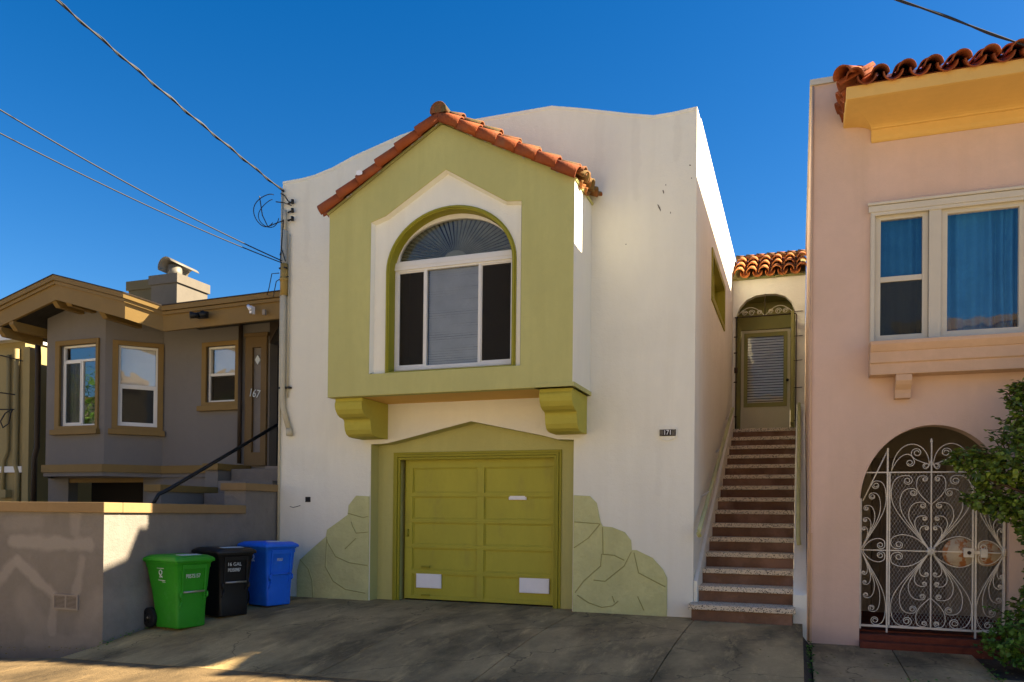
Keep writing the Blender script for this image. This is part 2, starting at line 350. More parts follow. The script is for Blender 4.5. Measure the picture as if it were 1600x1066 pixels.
def text_part(name, txt, size, m, parent, mtx, thick=.002, squeeze=1.):
    c = bpy.data.curves.new('t', 'FONT'); c.body = txt; c.size = size; c.extrude = thick; c.align_x = 'CENTER'; c.align_y = 'CENTER'
    c.resolution_u = 3
    t = bpy.data.objects.new('t', c); col.objects.link(t)
    bpy.context.view_layer.update()
    me = bpy.data.meshes.new_from_object(t.evaluated_get(bpy.context.evaluated_depsgraph_get()))
    bpy.data.objects.remove(t); bpy.data.curves.remove(c)
    me.transform(mtx @ Matrix.Diagonal((squeeze, 1, 1, 1)))
    me.materials.clear(); me.materials.append(m); me.name = name
    o = bpy.data.objects.new(name, me); col.objects.link(o); o.parent = parent
    if parent.type == 'EMPTY': o.location = -Vector(parent.get('_base', (0, 0, 0)))
    return o
FACE_STREET = Matrix.Rotation(R(90), 4, 'X')                     # text standing up, read from -y

def arc(cx, cz, rx, rz, a0, a1, n):
    return [(cx + rx * math.cos(R(a0 + (a1 - a0) * i / n)), cz + rz * math.sin(R(a0 + (a1 - a0) * i / n))) for i in range(n + 1)]
def bez(p0, p1, p2, p3, n=14):
    return [tuple(a * (1 - t) ** 3 + 3 * b * t * (1 - t) ** 2 + 3 * c * t * t * (1 - t) + d * t ** 3 for a, b, c, d in zip(p0, p1, p2, p3)) for t in [i / n for i in range(n + 1)]]

def barrel(mb, a, b, up, r0, r1, mi=0, n=8, thick=.014, span=180.):
    """one half-round roof tile from a (upper, narrow) to b (lower, wide)"""
    a = Vector(a); b = Vector(b); t = (b - a).normalized(); u = Vector(up); u = (u - t * u.dot(t)).normalized(); w = t.cross(u)
    vs = []
    for p, r in ((a, r0), (b, r1)):
        for rr in (r, r - thick):
            for k in range(n + 1):
                an = R(90 - span / 2 + span * k / n); vs.append(p + w * (math.cos(an) * rr) + u * (math.sin(an) * rr))
    m = n + 1; fs = []
    for k in range(n):
        fs += [(k, k + 1, 2 * m + k + 1, 2 * m + k), (m + k, 3 * m + k, 3 * m + k + 1, m + k + 1),
               (k, m + k, m + k + 1, k + 1), (2 * m + k, 2 * m + k + 1, 3 * m + k + 1, 3 * m + k)]
    fs += [(0, 2 * m, 3 * m, m), (n, m + n, 3 * m + n, 2 * m + n)]
    mb.add(vs, fs, mi, True)

def window_unit(parent, x0, x1, z0, z1, y, m_frame, m_glass, fw=.05, depth=.06, splits_x=(), splits_z=(), bars=.035, name='window', pane_back=.03):
    """a framed window facing -y : frame (thing part) with its pane a sub-part"""
    mb = MB()
    mb.prism([[(x0, z0), (x1, z0), (x1, z1), (x0, z1)], [(x0 + fw, z0 + fw), (x1 - fw, z0 + fw), (x1 - fw, z1 - fw), (x0 + fw, z1 - fw)]], y, y + depth)
    for sx in splits_x: mb.box(sx - bars / 2, sx + bars / 2, y + .004, y + depth - .004, z0 + fw, z1 - fw)
    for szz in splits_z:
        if isinstance(szz, (tuple, list)): a, b, c = szz
        else: a, b, c = szz, x0 + fw, x1 - fw
        mb.box(b, c, y + .008, y + depth - .008, a - bars / 2, a + bars / 2)
    f = mb.build(name, m_frame, parent, .004)
    g = MB(); g.quad((x0 + fw * .8, y + pane_back, z0 + fw * .8), (x1 - fw * .8, y + pane_back, z0 + fw * .8), (x1 - fw * .8, y + pane_back, z1 - fw * .8), (x0 + fw * .8, y + pane_back, z1 - fw * .8))
    g.build('pane', m_glass, f)
    return f

def room_box(parent, x0, x1, y0, y1, z0, z1, m, name='room_interior'):
    vs = [(x, y, z) for x in (x0, x1) for y in (y0, y1) for z in (z0, z1)]
    mb = MB().add(vs, [(0, 1, 3, 2), (4, 6, 7, 5), (2, 3, 7, 6), (0, 2, 6, 4), (1, 5, 7, 3)])
    return mb.build(name, m, parent)

# ---------------------------------------------------------------- ground
def gz(x, y):
    t = min(max((x + 7.2) / 7.2, 0), 1); c = .0258 + (.0145 - .0258) * t
    z = -c * y * y if y < 0 else 0.
    if y < -3.4: z = -c * 3.4 ** 2 - .045 * (-3.4 - y)
    if x < -7.2: z -= .07 * min(-7.2 - x, 3.)
    return z
def slab(mb, x0, x1, y0, y1, dz=0., mi=0, thick=.12, zf=gz, nx=4, ny=8):
    vs = []; fs = []
    for j in range(ny + 1):
        for i in range(nx + 1):
            x = x0 + (x1 - x0) * i / nx; y = y0 + (y1 - y0) * j / ny; vs.append((x, y, zf(x, y) + dz))
    w = nx + 1
    for j in range(ny):
        for i in range(nx): fs.append((j * w + i, j * w + i + 1, (j + 1) * w + i + 1, (j + 1) * w + i))
    n = len(vs); ring = list(range(w)) + [j * w + nx for j in range(1, ny + 1)] + [ny * w + i for i in range(nx - 1, -1, -1)] + [j * w for j in range(ny - 1, 0, -1)]
    vs += [(vs[i][0], vs[i][1], vs[i][2] - thick) for i in ring]
    for k in range(len(ring)):
        l = (k + 1) % len(ring); fs.append((ring[k], n + k, n + l, ring[l]))
    mb.add(vs, fs, mi)
g = 0.006
mb = MB()
for x0, x1 in ((-7.19, -4.12), (-4.12, -2.62), (-2.62, -1.15), (-1.15, .06)):
    slab(mb, x0 + g, x1 - g, -3.62 + g, .118)
slab(mb, -5.64, -2.71, .119, .9, dz=-.002)
structure(mb.build('driveway_pavement', M['conc']))
mb = MB()
for x0, x1 in ((-60, -24), (-24, -13.4), (-13.4, -10.3), (-10.3, -7.19), (-7.19, -4.12), (-4.12, -2.62), (-2.62, -1.15), (-1.15, .06)):
    for y0, y1 in ((-5.0, -3.62), (-6.4, -5.0)): slab(mb, x0 + g, x1 - g, y0 + g, y1 - g)
zr = lambda x, y: -.215 - .028 * max(0, -y)
for x0, x1 in ((.14, 1.55), (1.55, 3.2), (3.2, 5.5), (5.5, 12), (12, 60)):
    for y0, y1 in ((-5.0, -3.62), (-6.4, -5.0)): slab(mb, x0 + g, x1 - g, y0 + g, y1 - g, zf=zr)
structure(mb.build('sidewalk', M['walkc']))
mb = MB()
for x0, x1, y0, y1 in ((.14, .98, -1.7, .12), (.14, .98, -3.62, -1.7), (.98, 1.75, -1.2, .12), (.98, 1.75, -2.5, -1.2), (.98, 1.75, -3.62, -2.5), (1.75, 2.6, -3.62, -1.3), (2.6, 9, -3.62, .0)):
    slab(mb, x0 + g, x1 - g, y0 + g, y1 - g, zf=zr)
structure(mb.build('path', M['conc2']))
mb = MB(); slab(mb, -60, 60, -6.55, -6.41, zf=lambda x, y: gz(x, -6.4) if x < .1 else zr(x, -6.4), nx=120, ny=1, thick=.3)
structure(mb.build('kerb', M['conc2'], bevel=.01))
mb = MB(); mb.box(-60, 60, -16.6, -6.56, -.95, -.585); structure(mb.build('road', M['pale_road']))
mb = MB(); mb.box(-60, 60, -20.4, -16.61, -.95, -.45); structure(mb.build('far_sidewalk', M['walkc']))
mb = MB(); mb.box(-400, 400, -400, 400, -1.4, -.62 - .35); structure(mb.build('ground', M['earth']))
mb = MB(); slab(mb, -7.3, 2.2, -6.4, .1, dz=-.045, zf=lambda x, y: min(gz(x, y), gz(0, y)) if x < .06 else zr(x, y) + .01, nx=60, ny=30, thick=.3)
structure(mb.build('ground', M['dirt']))

# ---------------------------------------------------------------- the cream and lime house
H = thing('stucco_house', 'cream stucco house with lime green gabled bay, olive garage door and number 171', 'house', (-4.2, 0, 0))
XL, XR = -7.18, -1.19
top = [(XL, 6.06), (-6.85, 6.065), (-6.63, 6.085), (-6.33, 6.15), (-5.99, 6.265), (-5.6, 6.36), (-5.25, 6.445), (-4.95, 6.49), (-3.04, 6.485), (-2.63, 6.385), (-2.3, 6.295), (-2.01, 6.215), (-1.72, 6.145), (-1.5, 6.145), (XR, 6.165)]
sur = [(-5.65, 2.19), (-5.4, 2.20), (-5.15, 2.25), (-4.13, 2.47), (-3.1, 2.25), (-2.92, 2.20), (-2.70, 2.19)]
out = [(XL, -.35), (-5.65, -.35)] + sur + [(-2.70, -.35), (XR, -.35)] + list(reversed(top))
mb = MB(); mb.prism(out, 0, .26)
# right side wall (with its narrow window opening), left wall, back and flat roof
mb.prism([[(.26, -.35), (6.3, -.35), (6.3, 6.165), (.26, 6.165)], [(1.83, 4.36), (3.80, 4.36), (3.80, 5.03), (1.83, 5.03)]], XR, XR - .24, 'yz')
mb.box(XL, XL + .24, .26, 12, -.35, 6.09)
mb.box(XL + .24, XR - .24, .26, 12, 5.5, 5.7)
mb.box(XL + .24, .12, 12, 12.2, -.35, 5.68)
mb.box(XR - .24, XR, 6.3, 12, -.35, 5.68)
wall = mb.build('wall', M['cream'], H)
mb = MB()
for (xa, za), (xb, zb) in zip(top[:-1], top[1:]):
    mb.add([(xa, -.005, za + .0), (xb, -.005, zb + .0), (xb, -.005, zb + .04), (xa, -.005, za + .04), (xa, .3, za), (xb, .3, zb), (xb, .3, zb + .04), (xa, .3, za + .04)],
           [(0, 1, 2, 3), (4, 5, 6, 7), (0, 1, 5, 4), (3, 2, 6, 7)])
mb.add([(top[0][0], -.005, top[0][1]), (top[0][0], -.005, top[0][1] + .04), (top[0][0], .3, top[0][1] + .04), (top[0][0], .3, top[0][1])], [(0, 1, 2, 3)])
mb.add([(XR, -.005, 6.165), (XR, -.005, 6.205), (XR, .3, 6.205), (XR, .3, 6.165)], [(0, 1, 2, 3)])
mb.box(XR - .26, XR + .012, .3, 6.32, 6.165, 6.205)
mb.build('parapet_coping', M['cream'], H)
# scuffs on the facade
for (x, z, w, h, a) in ((-1.64, 5.03, .014, .055, .35), (-1.59, 5.22, .010, .03, .2), (-1.56, 5.30, .006, .012, 0), (-1.27, 5.5, .012, .01, .4), (-1.25, 5.34, .008, .008, 0), (-1.50, 4.95, .007, .014, 0), (-2.05, 4.62, .008, .008, 0)):
    mb = MB(); pts = [(x + math.cos(t) * w * random.uniform(.6, 1) - math.sin(t) * a * h, z + math.sin(t) * h * random.uniform(.7, 1)) for t in [k * math.pi / 4 for k in range(8)]]
    mb.prism(pts, -.003, .003); mb.build('paint_chip', M['chipgray'], H)
# hole in the wall and a stub of wire
mb = MB(); mb.box(-6.72, -6.635, -.006, .01, 1.375, 1.45); mb.build('utility_hole', M['black'], H); mb = MB(); mb.tube([(-6.98, -.012, 1.31), (-6.92, -.018, 1.295), (-6.85, -.016, 1.31), (-6.8, -.012, 1.325)], .004, 5)
mb.build('wire_stub', M['cable'], H)
# stone-look relief at the base, both sides of the garage
LO = [(-5.66, 1.46), (-5.87, 1.47), (-5.99, 1.33), (-6.0, 1.2), (-6.15, 1.10), (-6.34, .98), (-6.36, .88), (-6.58, .71), (-6.79, .54), (-6.84, .38), (-6.84, -.2), (-5.66, -.2)]
LL = [[(-6.0, 1.22), (-5.75, 1.16), (-5.67, 1.18)], [(-5.67, .96), (-5.86, .94), (-5.92, 1.04), (-5.94, 1.1)], [(-5.86, .87), (-6.04, .71)], [(-6.34, .88), (-6.33, .8), (-6.19, .6), (-5.97, .52), (-5.67, .49)], [(-6.34, .86), (-6.36, .45), (-6.23, .25), (-6.03, .14), (-5.7, .10)], [(-6.79, .54), (-6.65, .41), (-6.58, .24), (-6.56, -.01)]]
RO = [(-2.69, 1.48), (-2.48, 1.47), (-2.39, 1.38), (-2.34, 1.14), (-2.31, 1.09), (-2.19, 1.08), (-2.03, 1.02), (-1.95, .92), (-1.94, .8), (-1.88, .8), (-1.68, .71), (-1.55, .57), (-1.5, .47), (-1.5, -.2), (-2.69, -.2)]
RL = [[(-2.68, 1.14), (-2.34, 1.12)], [(-2.34, 1.12), (-2.49, .94), (-2.68, .81)], [(-2.31, 1.08), (-2.3, .74)], [(-2.32, .74), (-2.16, .73), (-2.03, .67)], [(-2.32, .74), (-2.33, .59), (-2.55, .39), (-2.66, .24)], [(-1.94, .78), (-2.03, .6), (-2.27, .4)], [(-2.27, .4), (-2.42, .41)], [(-1.91, .77), (-1.85, .52), (-1.52, .36)], [(-2.63, .21), (-2.48, .12), (-2.31, .07), (-2.17, .1), (-2.1, .16)], [(-2.18, .22), (-2.15, .14)], [(-1.86, .23), (-1.78, .06)]]
for o_, l_ in ((LO, LL), (RO, RL)):
    mb = MB(); mb.prism(o_, -.02, .002, mi=0)
    for l in l_: mb.tube([(x, -.0185, z) for x, z in l], .008, 6, 1); mb.tube([(x + .009, -.019, z + .009) for x, z in l], .006, 6, 0)
    mb.build('stone_relief', [M['lime2'], M['olive_d']], H, .003)
# garage surround panel, recessed
r1, dn = .22, [(-5.33, -.2), (-5.33, 2.02), (-2.99, 2.02), (-2.99, -.2)]
mb = MB(); mb.prism([(-5.70, -.2)] + [(-5.33, -.2), (-5.33, 2.02), (-2.99, 2.02), (-2.99, -.2), (-2.66, -.2), (-2.66, 2.24), (-2.9, 2.26), (-3.1, 2.3), (-4.13, 2.52), (-5.15, 2.3), (-5.4, 2.26), (-5.70, 2.24)], r1, r1 + .2)
mb.build('garage_surround', M['lime'], H)
mb = MB()
sur2 = [(-5.65, -.1)] + sur + [(-2.70, -.1)]
for a, b in zip(sur2[:-1], sur2[1:]): mb.quad((a[0] * .9999, .012, a[1] - .0015), (b[0] * .9999, .012, b[1] - .0015), (b[0] * .9999, r1 - .001, b[1] - .0015), (a[0] * .9999, r1 - .001, a[1] - .0015))
mb.build('surround_reveal', M['lime'], H)
mb = MB()
for i, (o_, d0) in enumerate(((0.0, .215), (.035, .20), (.07, .22))):
    x0, x1, zt = -5.40 + o_, -2.92 - o_, 2.085 - o_
    w = .033
    mb.prism([(x0, -.1), (x0 + w, -.1), (x0 + w, zt - w), (x1 - w, zt - w), (x1 - w, -.1), (x1, -.1), (x1, zt), (x0, zt)], d0 - .015, r1 + .02)
mb.build('door_casing', M['olive_m'], H, .004)
mb = MB(); mb.box(-5.42, -5.275, r1 + .201, .5, -.1, 2.03); mb.box(-3.03, -2.9, r1 + .201, .5, -.1, 2.03); mb.box(-5.275, -3.03, r1 + .201, .5, 2.015, 2.06); mb.build('door_jamb', M['olive_m'], H)
# garage door
GD = MB(); yd = .36
X0, X1 = -5.27, -3.035
zb = [0.02, .40, .765, 1.125, 1.495, 2.01]
GD.box(X0, X1, yd, yd + .04, .02, 2.01)
rails = [(.02, .06), (.375, .43), (.74, .795), (1.10, 1.155), (1.465, 1.52), (1.87, 2.01)]
fy = yd - .034
for a, b in rails: GD.box(X0, X1, fy, yd - .001, a, b)
for a, b in zip(rails[:-1], rails[1:]):
    for xa, xb in ((X0, X0 + .115), (-4.16, -4.06), (X1 - .045, X1)): GD.box(xa, xb, fy, yd - .001, a[1], b[0])
    # thin bead on each panel edge
    for xa, xb in ((X0 + .115, -4.16), (-4.06, X1 - .045)):
        GD.prism([[(xa, a[1]), (xb, a[1]), (xb, b[0]), (xa, b[0])], [(xa + .014, a[1] + .014), (xb - .014, a[1] + .014), (xb - .014, b[0] - .014), (xa + .014, b[0] - .014)]], yd - .016, yd - .001)
for k in (.402, .767, 1.127, 1.492): GD.box(X0, X1, fy - .002, fy + .003, k - .004, k + .002)
door = GD.build('garage_door', M['olive'], H, .003)
mb = MB(); mb.box(X0, X1, yd - .01, yd + .03, .0, .02); mb.build('door_seal', M['dark'], door)
for (xa, xb, za, zb_) in ((-5.07, -4.71, .19, .365), (-3.52, -3.125, .185, .36)):
    mb = MB(); mb.box(xa, xb, yd - .044, yd - .012, za, zb_); mb.prism([[(xa - .012, za - .012), (xb + .012, za - .012), (xb + .012, zb_ + .012), (xa - .012, zb_ + .012)], [(xa, za), (xb, za), (xb, zb_), (xa, zb_)]], yd - .040, yd - .012)
    mb.build('vent_plate', M['whiteplate'], door, .002)
mb = MB(); mb.box(-3.70, -3.45, yd - .03, yd - .002, 1.425, 1.49); mb.box(-3.685, -3.465, yd - .036, yd - .03, 1.438, 1.477); mb.build('mail_slot', M['whiteplate'], door, .002)
for z in (.475, .075):
    mb = MB(); mb.box(-5.0, -4.87, fy - .02, fy - .002, z - .014, z + .014); mb.box(-4.98, -4.89, fy - .03, fy - .02, z - .006, z + .004); mb.build('lift_handle', M['olive_m'], door, .003)
mb = MB(); mb.tube([(-5.215, fy - .006, .9), (-5.215, fy - .03, .94), (-5.215, fy - .006, 1.0)], .012, 6); mb.build('latch', M['olive_m'], door)

# bay
BX0, BX1, BY, BZ = -5.84, -2.50, -.81, 2.74
AP = -4.22
gab = [(BX0, BZ), (BX1, BZ), (BX1, 5.18), (AP, 6.10), (BX0, 5.16)]
rec = [(-5.225, 3.02), (-3.155, 3.02), (-3.155, 5.0), (-3.35, 5.02), (-4.16, 5.52), (-5.0, 5.04), (-5.215, 4.98)]
mb = MB(); mb.prism([gab, rec], BY, BY + .12)
mb.build('bay_front', M['lime'], H, .008)
mb = MB(); mb.box(BX0 - .006, BX0 + .12, BY + .1205, -.002, BZ, 5.15); mb.box(BX0 - .006, BX0 - .0005, BY + .003, BY + .1205, BZ, 5.15); mb.build('bay_side', M['cream'], H)
mb = MB(); mb.box(BX1 - .12, BX1 + .006, BY + .1205, -.002, BZ, 5.17); mb.box(BX1 + .0005, BX1 + .006, BY + .003, BY + .1205, BZ, 5.17); mb.build('bay_side', M['cream'], H)
mb = MB(); mb.box(BX0 + .12, BX1 - .12, BY + .12, -.002, BZ + .004, BZ + .1); mb.build('bay_soffit', M['ochre'], H)  # ochre stands in for warm light bounced under the bay
mb = MB(); mb.prism([(-2.98, BZ + .0), (-2.475, BZ), (-2.475, BZ + .05), (-2.98, BZ + .05)], BY - .012, -.001); mb.build('soffit_trim', M['lime'], H, .003)
# white splayed surround with arched hole
ow = [(-4.96, 3.05)] ; 
AX, SZ, RX, RZ = -4.115, 4.33, .80, .66
hole = [(-4.99, 3.01), (-3.27, 3.01)] + arc(-4.13, SZ, .86, .725, 0, 180, 28)
big = [(-5.225, 3.021), (-3.155, 3.021), (-3.155, 5.0), (-3.35, 5.02), (-4.16, 5.52), (-5.0, 5.04), (-5.215, 4.98)]
mb = MB(); mb.prism([big, hole], BY + .075, BY + .118)
n = len(rec)
inn = [(x + (.015 if x < AP else -.015) * 0, z) for x, z in rec]
mb.build('window_surround', M['cream'], H)
mb = MB()
for i in range(n):
    a, b = rec[i], rec[(i + 1) % n]
    if i == 0: continue
    s_ = .9985
    f = lambda p, k: (AP + (p[0] - AP) * k, 4.2 + (p[1] - 4.2) * k)
    a0, b0, a1, b1 = f(a, .9985), f(b, .9985), f(a, .975), f(b, .975)
    mb.quad((a0[0], BY + .006, a0[1]), (b0[0], BY + .006, b0[1]), (b1[0], BY + .0745, b1[1]), (a1[0], BY + .0745, a1[1]))
mb.build('surround_splay', M['cream'], H)
# green arched moulding + reveal
def arch_loop(x0, x1, z0, sz, rz, n=28):
    c = (x0 + x1) / 2; return [(x0, z0), (x1, z0)] + arc(c, sz, (x1 - x0) / 2, rz, 0, 180, n)
mb = MB()
for k, (e, d0) in enumerate(((.0, BY + .055), (.016, BY + .035), (.032, BY + .05))):
    mb.prism([arch_loop(-5.02 + e, -3.235 - e, 2.99 + e, SZ, .755 - e), arch_loop(-5.02 + e + .02, -3.235 - e - .02, 2.99 + e + .02, SZ, .755 - e - .02)], d0, BY + .125)
arm = mb.build('arch_moulding', M['olive_m'], H, .003)
mb = MB()
lp = arch_loop(-4.972, -3.285, 3.04, SZ, .708)
for i in range(len(lp)):
    a, b = lp[i], lp[(i + 1) % len(lp)]
    mb.add([(a[0], BY + .11, a[1]), (b[0], BY + .11, b[1]), (b[0], -.56, b[1]), (a[0], -.56, a[1])], [(0, 1, 2, 3)], 0, i > 1)
mb.build('window_reveal', M['olive_m'], H)
# the window itself
yw = -.60; wx0, wx1, wz0 = -4.968, -3.30, 3.07
mb = MB()
mb.prism([arch_loop(wx0, wx1, wz0, 4.34, .695), arch_loop(wx0 + .055, wx1 - .055, 4.50, 4.501, .475), [(wx0 + .05, wz0 + .06), (wx1 - .05, wz0 + .06), (wx1 - .05, 4.36), (wx0 + .05, 4.36)]], yw, yw + .06)
mb.box(wx0, wx1, yw - .018, yw - .001, 4.385, 4.48); mb.box(wx0 + .01, wx1 - .01, yw - .024, yw - .018, 4.425, 4.437)
mb.box(wx0 + .03, wx1 - .03, yw - .012, yw - .001, wz0 + .01, wz0 + .05)
for x in (-4.53, -3.775): mb.box(x - .019, x + .019, yw + .002, yw + .055, wz0 + .06, 4.36)
# inner sliding sashes (slim)
for xa, xb in ((wx0 + .05, -4.549), (-3.756, wx1 - .05)):
    mb.prism([[(xa, wz0 + .06), (xb, wz0 + .06), (xb, 4.36), (xa, 4.36)], [(xa + .012, wz0 + .08), (xb - .012, wz0 + .08), (xb - .012, 4.345), (xa + .012, 4.345)]], yw + .012, yw + .045)
win = mb.build('bay_window', M['white'], H, .003)
mb = MB(); mb.quad((wx0 + .04, yw + .03, wz0 + .05), (wx1 - .04, yw + .03, wz0 + .05), (wx1 - .04, yw + .03, 4.37), (wx0 + .04, yw + .03, 4.37))
al = arch_loop(wx0 + .045, wx1 - .045, 4.495, 4.497, .485)
mb.add([(x, yw + .03, z) for x, z in al], [tuple(range(len(al)))])
mb.build('pane', M['g_bay'], win)
# pleated fan shade
mb = MB(); N_ = 34; cx, cz = -4.135, 4.475
for i in range(N_):
    a0, a1, am = [R(180 * k / N_) for k in (i, i + 1, i + .5)]
    def rp(a, dy, rr=1.): return (cx + math.cos(a) * .80 * rr, yw + .075 + dy, cz + math.sin(a) * .56 * rr)
    ri = .17
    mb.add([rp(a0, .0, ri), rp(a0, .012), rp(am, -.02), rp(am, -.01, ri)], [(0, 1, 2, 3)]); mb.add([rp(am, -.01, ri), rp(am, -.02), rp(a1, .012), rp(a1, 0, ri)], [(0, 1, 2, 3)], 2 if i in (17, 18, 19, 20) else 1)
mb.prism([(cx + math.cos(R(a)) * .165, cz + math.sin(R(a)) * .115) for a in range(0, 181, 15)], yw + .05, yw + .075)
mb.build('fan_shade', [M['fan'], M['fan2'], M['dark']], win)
mb = MB(); z = wz0 + .06
while z < 4.37: mb.add([(-4.51, yw + .085, z), (-3.79, yw + .085, z + .002 * math.sin(z * 40)), (-3.79, yw + .068, z + .026), (-4.51, yw + .068, z + .026 + .002 * math.sin(z * 23))], [(0, 1, 2, 3)]); z += .031
mb.build('mini_blind', M['blind2'], win)
for xa, xb in ((wx0 + .06, -4.56), (-3.745, wx1 - .06)): MB().add([(xa, yw + .02, wz0 + .075), (xb, yw + .02, wz0 + .075), (xb, yw + .02, 4.35), (xa, yw + .02, 4.35)], [(0, 1, 2, 3)]).build('insect_screen', M['bug'], win)
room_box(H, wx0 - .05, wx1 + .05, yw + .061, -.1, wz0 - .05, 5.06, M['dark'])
# corbels: two-step scrolled brackets
prof = [(-.001, BZ), (-.70, BZ), (-.70, 2.70), (-.715, 2.675), (-.715, 2.64), (-.70, 2.59), (-.655, 2.535), (-.585, 2.50), (-.52, 2.49), (-.49, 2.475), (-.478, 2.45), (-.478, 2.41), (-.462, 2.345), (-.42, 2.29), (-.355, 2.262), (-.27, 2.255), (-.001, 2.255)]
for xa, xb in ((-5.79, -5.38), (-2.94, -2.53)):
    mb = MB(); mb.prism(prof, xa, xb, 'yz'); mb.build('corbel', M['corb'], H, .006)
# bay roof: slopes, verge tiles, field tiles, ridge tile
def slope_pt(side, s, y, lift=0.):
    """s metres from the ridge down the slope"""
    if side < 0: d = Vector((-1.71, 0, -1.0)).normalized()
    else: d = Vector((1.93, 0, -1.06)).normalized()
    nrm = Vector((-d.z * (1 if side > 0 else -1), 0, abs(d.x))).normalized()
    return Vector((AP, y, 6.145)) + d * s + nrm * lift, nrm, d
mb = MB()
for side, ln in ((-1, 1.92), (1, 2.0)):
    a, nr, d = slope_pt(side, 0, 0); b = a + d * ln
    mb.add([(a.x, BY - .006, a.z), (b.x, BY - .006, b.z), (b.x, -.002, b.z), (a.x, -.002, a.z)] + [(p.x - nr.x * .028, y, p.z - nr.z * .028) for p, y in ((a, BY - .006), (b, BY - .006), (b, -.002), (a, -.002))],
           [(0, 1, 2, 3), (4, 5, 6, 7), (0, 1, 5, 4), (1, 2, 6, 5)])
roof = mb.build('bay_roof', M['lime'], H)
for side, cnt, ln in ((-1, 6, 1.95), (1, 7, 2.0)):
    mb = MB(); stp = ln / cnt
    for i in range(cnt):
        s0 = i * stp; jit = random.uniform(-.008, .008)
        p, nr, d = slope_pt(side, s0 - .03, BY - .035, .012 + jit); q, _, _ = slope_pt(side, s0 + stp + .012, BY - .04, .034 + jit)
        # verge tile: a half round that also hangs over the front face
        barrel(mb, p, q, (0, -.8, 1), .080, .094, 0, 10, .014, 200)
    mb.build('verge_tile_row', M['tile'], roof)
    mb = MB()
    for i in range(cnt + (1 if side > 0 else 0)):
        s0 = i * stp - .09; jit = random.uniform(-.012, .012); p, nr, d = slope_pt(side, max(s0, 0), BY + .045, .058 + jit); q, _, _ = slope_pt(side, min(s0 + stp + .05, ln + .05), BY + .04, .092 + jit)
        barrel(mb, p, q, nr, .07, .085, 0, 8, .016)
    mb.build('capping_tiles', M['tile_top'], roof)
    mb = MB()
    for j, y in enumerate((BY + .16, BY + .37, BY + .58, BY + .76)):
        for i in range(cnt + 1):
            s0 = i * stp - .12; jit = random.uniform(-.01, .012)
            if s0 + stp > ln + .06: stq = ln + .06 - s0
            else: stq = stp + .03
            p, nr, d = slope_pt(side, max(s0, 0.02), y, .035 + jit); q, _, _ = slope_pt(side, s0 + stq, y, .06 + jit)
            barrel(mb, p, q, nr, .075, .094, 0, 8)
    mb.build('field_tiles', M['tile_moss'] if side > 0 else M['tile'], roof)
    for k in range(9):
        mb = MB(); s = random.uniform(.05, ln - .05); p, nr, d = slope_pt(side, s, BY - .05, -.045); w = random.uniform(.012, .035)
        mb.tube([p - d * w, p + nr * .008, p + d * w * .6], [.004, random.uniform(.007, .013), .005], 6); mb.build('mortar_crumb', M['mortar'], roof)
mb = MB(); barrel(mb, (AP, -.02, 6.21), (AP, BY - .12, 6.215), (0, 0, 1), .09, .112, 0, 12, .016, 210)
pts = arc(0, 0, .109, .109, -15, 195, 12)
mb.add([(AP + x, BY - .115, 6.215 + z) for x, z in pts], [tuple(range(len(pts)))], 0)
mb.build('ridge_tile', M['tile_top'], roof)
mb = MB()   # lifted white flashing scrap on the left slope
p, nr, d = slope_pt(-1, 1.22, BY - .13, .05); mb.prism([(p.x + math.cos(t) * random.uniform(.04, .065), p.z + math.sin(t) * random.uniform(.03, .045)) for t in [k * .785 for k in range(8)]], BY - .16, BY - .155)
mb.build('flashing_scrap', M['whiteplate'], roof)
# broken eave tiles on the right end
mb = MB()
for y, dx in ((BY + .10, -.03), (BY + .32, -.06)):
    p, nr, d = slope_pt(1, 1.84, y, .045); q, _, _ = slope_pt(1, 2.09 + dx, y, .045); barrel(mb, p, q, nr, .08, .1, 0, 8)
    p, nr, d = slope_pt(1, 1.86, y + .1, .03); q, _, _ = slope_pt(1, 2.03, y + .1, .035); barrel(mb, p, q, -nr, .07, .075, 0, 8)
mb.build('eave_tiles', M['tile_moss'], roof)
# number plaque 171
mb = MB(); mb.prism([(-1.62, 2.2), (-1.585, 2.165), (-1.51, 2.145), (-1.43, 2.165), (-1.395, 2.2), (-1.395, 2.30), (-1.43, 2.325), (-1.46, 2.325), (-1.51, 2.34), (-1.555, 2.325), (-1.585, 2.325), (-1.62, 2.30)], -.02, -.001)
pq = mb.build('number_plaque', M['cream'], H, .006)
mb = MB(); mb.box(-1.605, -1.41, -.03, -.02, 2.205, 2.285); mb.build('number_plate', M['black'], pq)
for xa in (-1.578, -1.437):
    mb = MB()
    for k in range(5): mb.tube([(xa - .02, -.032, 2.215 + k * .015), (xa + .02, -.032, 2.222 + k * .015)], .003, 5)
    mb.build('plate_ornament', M['galv'], pq)
text_part('house_number', '171', .085, M['whiteplate'], pq, Matrix.Translation(Vector((-1.508, -.0315, 2.246))) @ FACE_STREET, squeeze=.8)
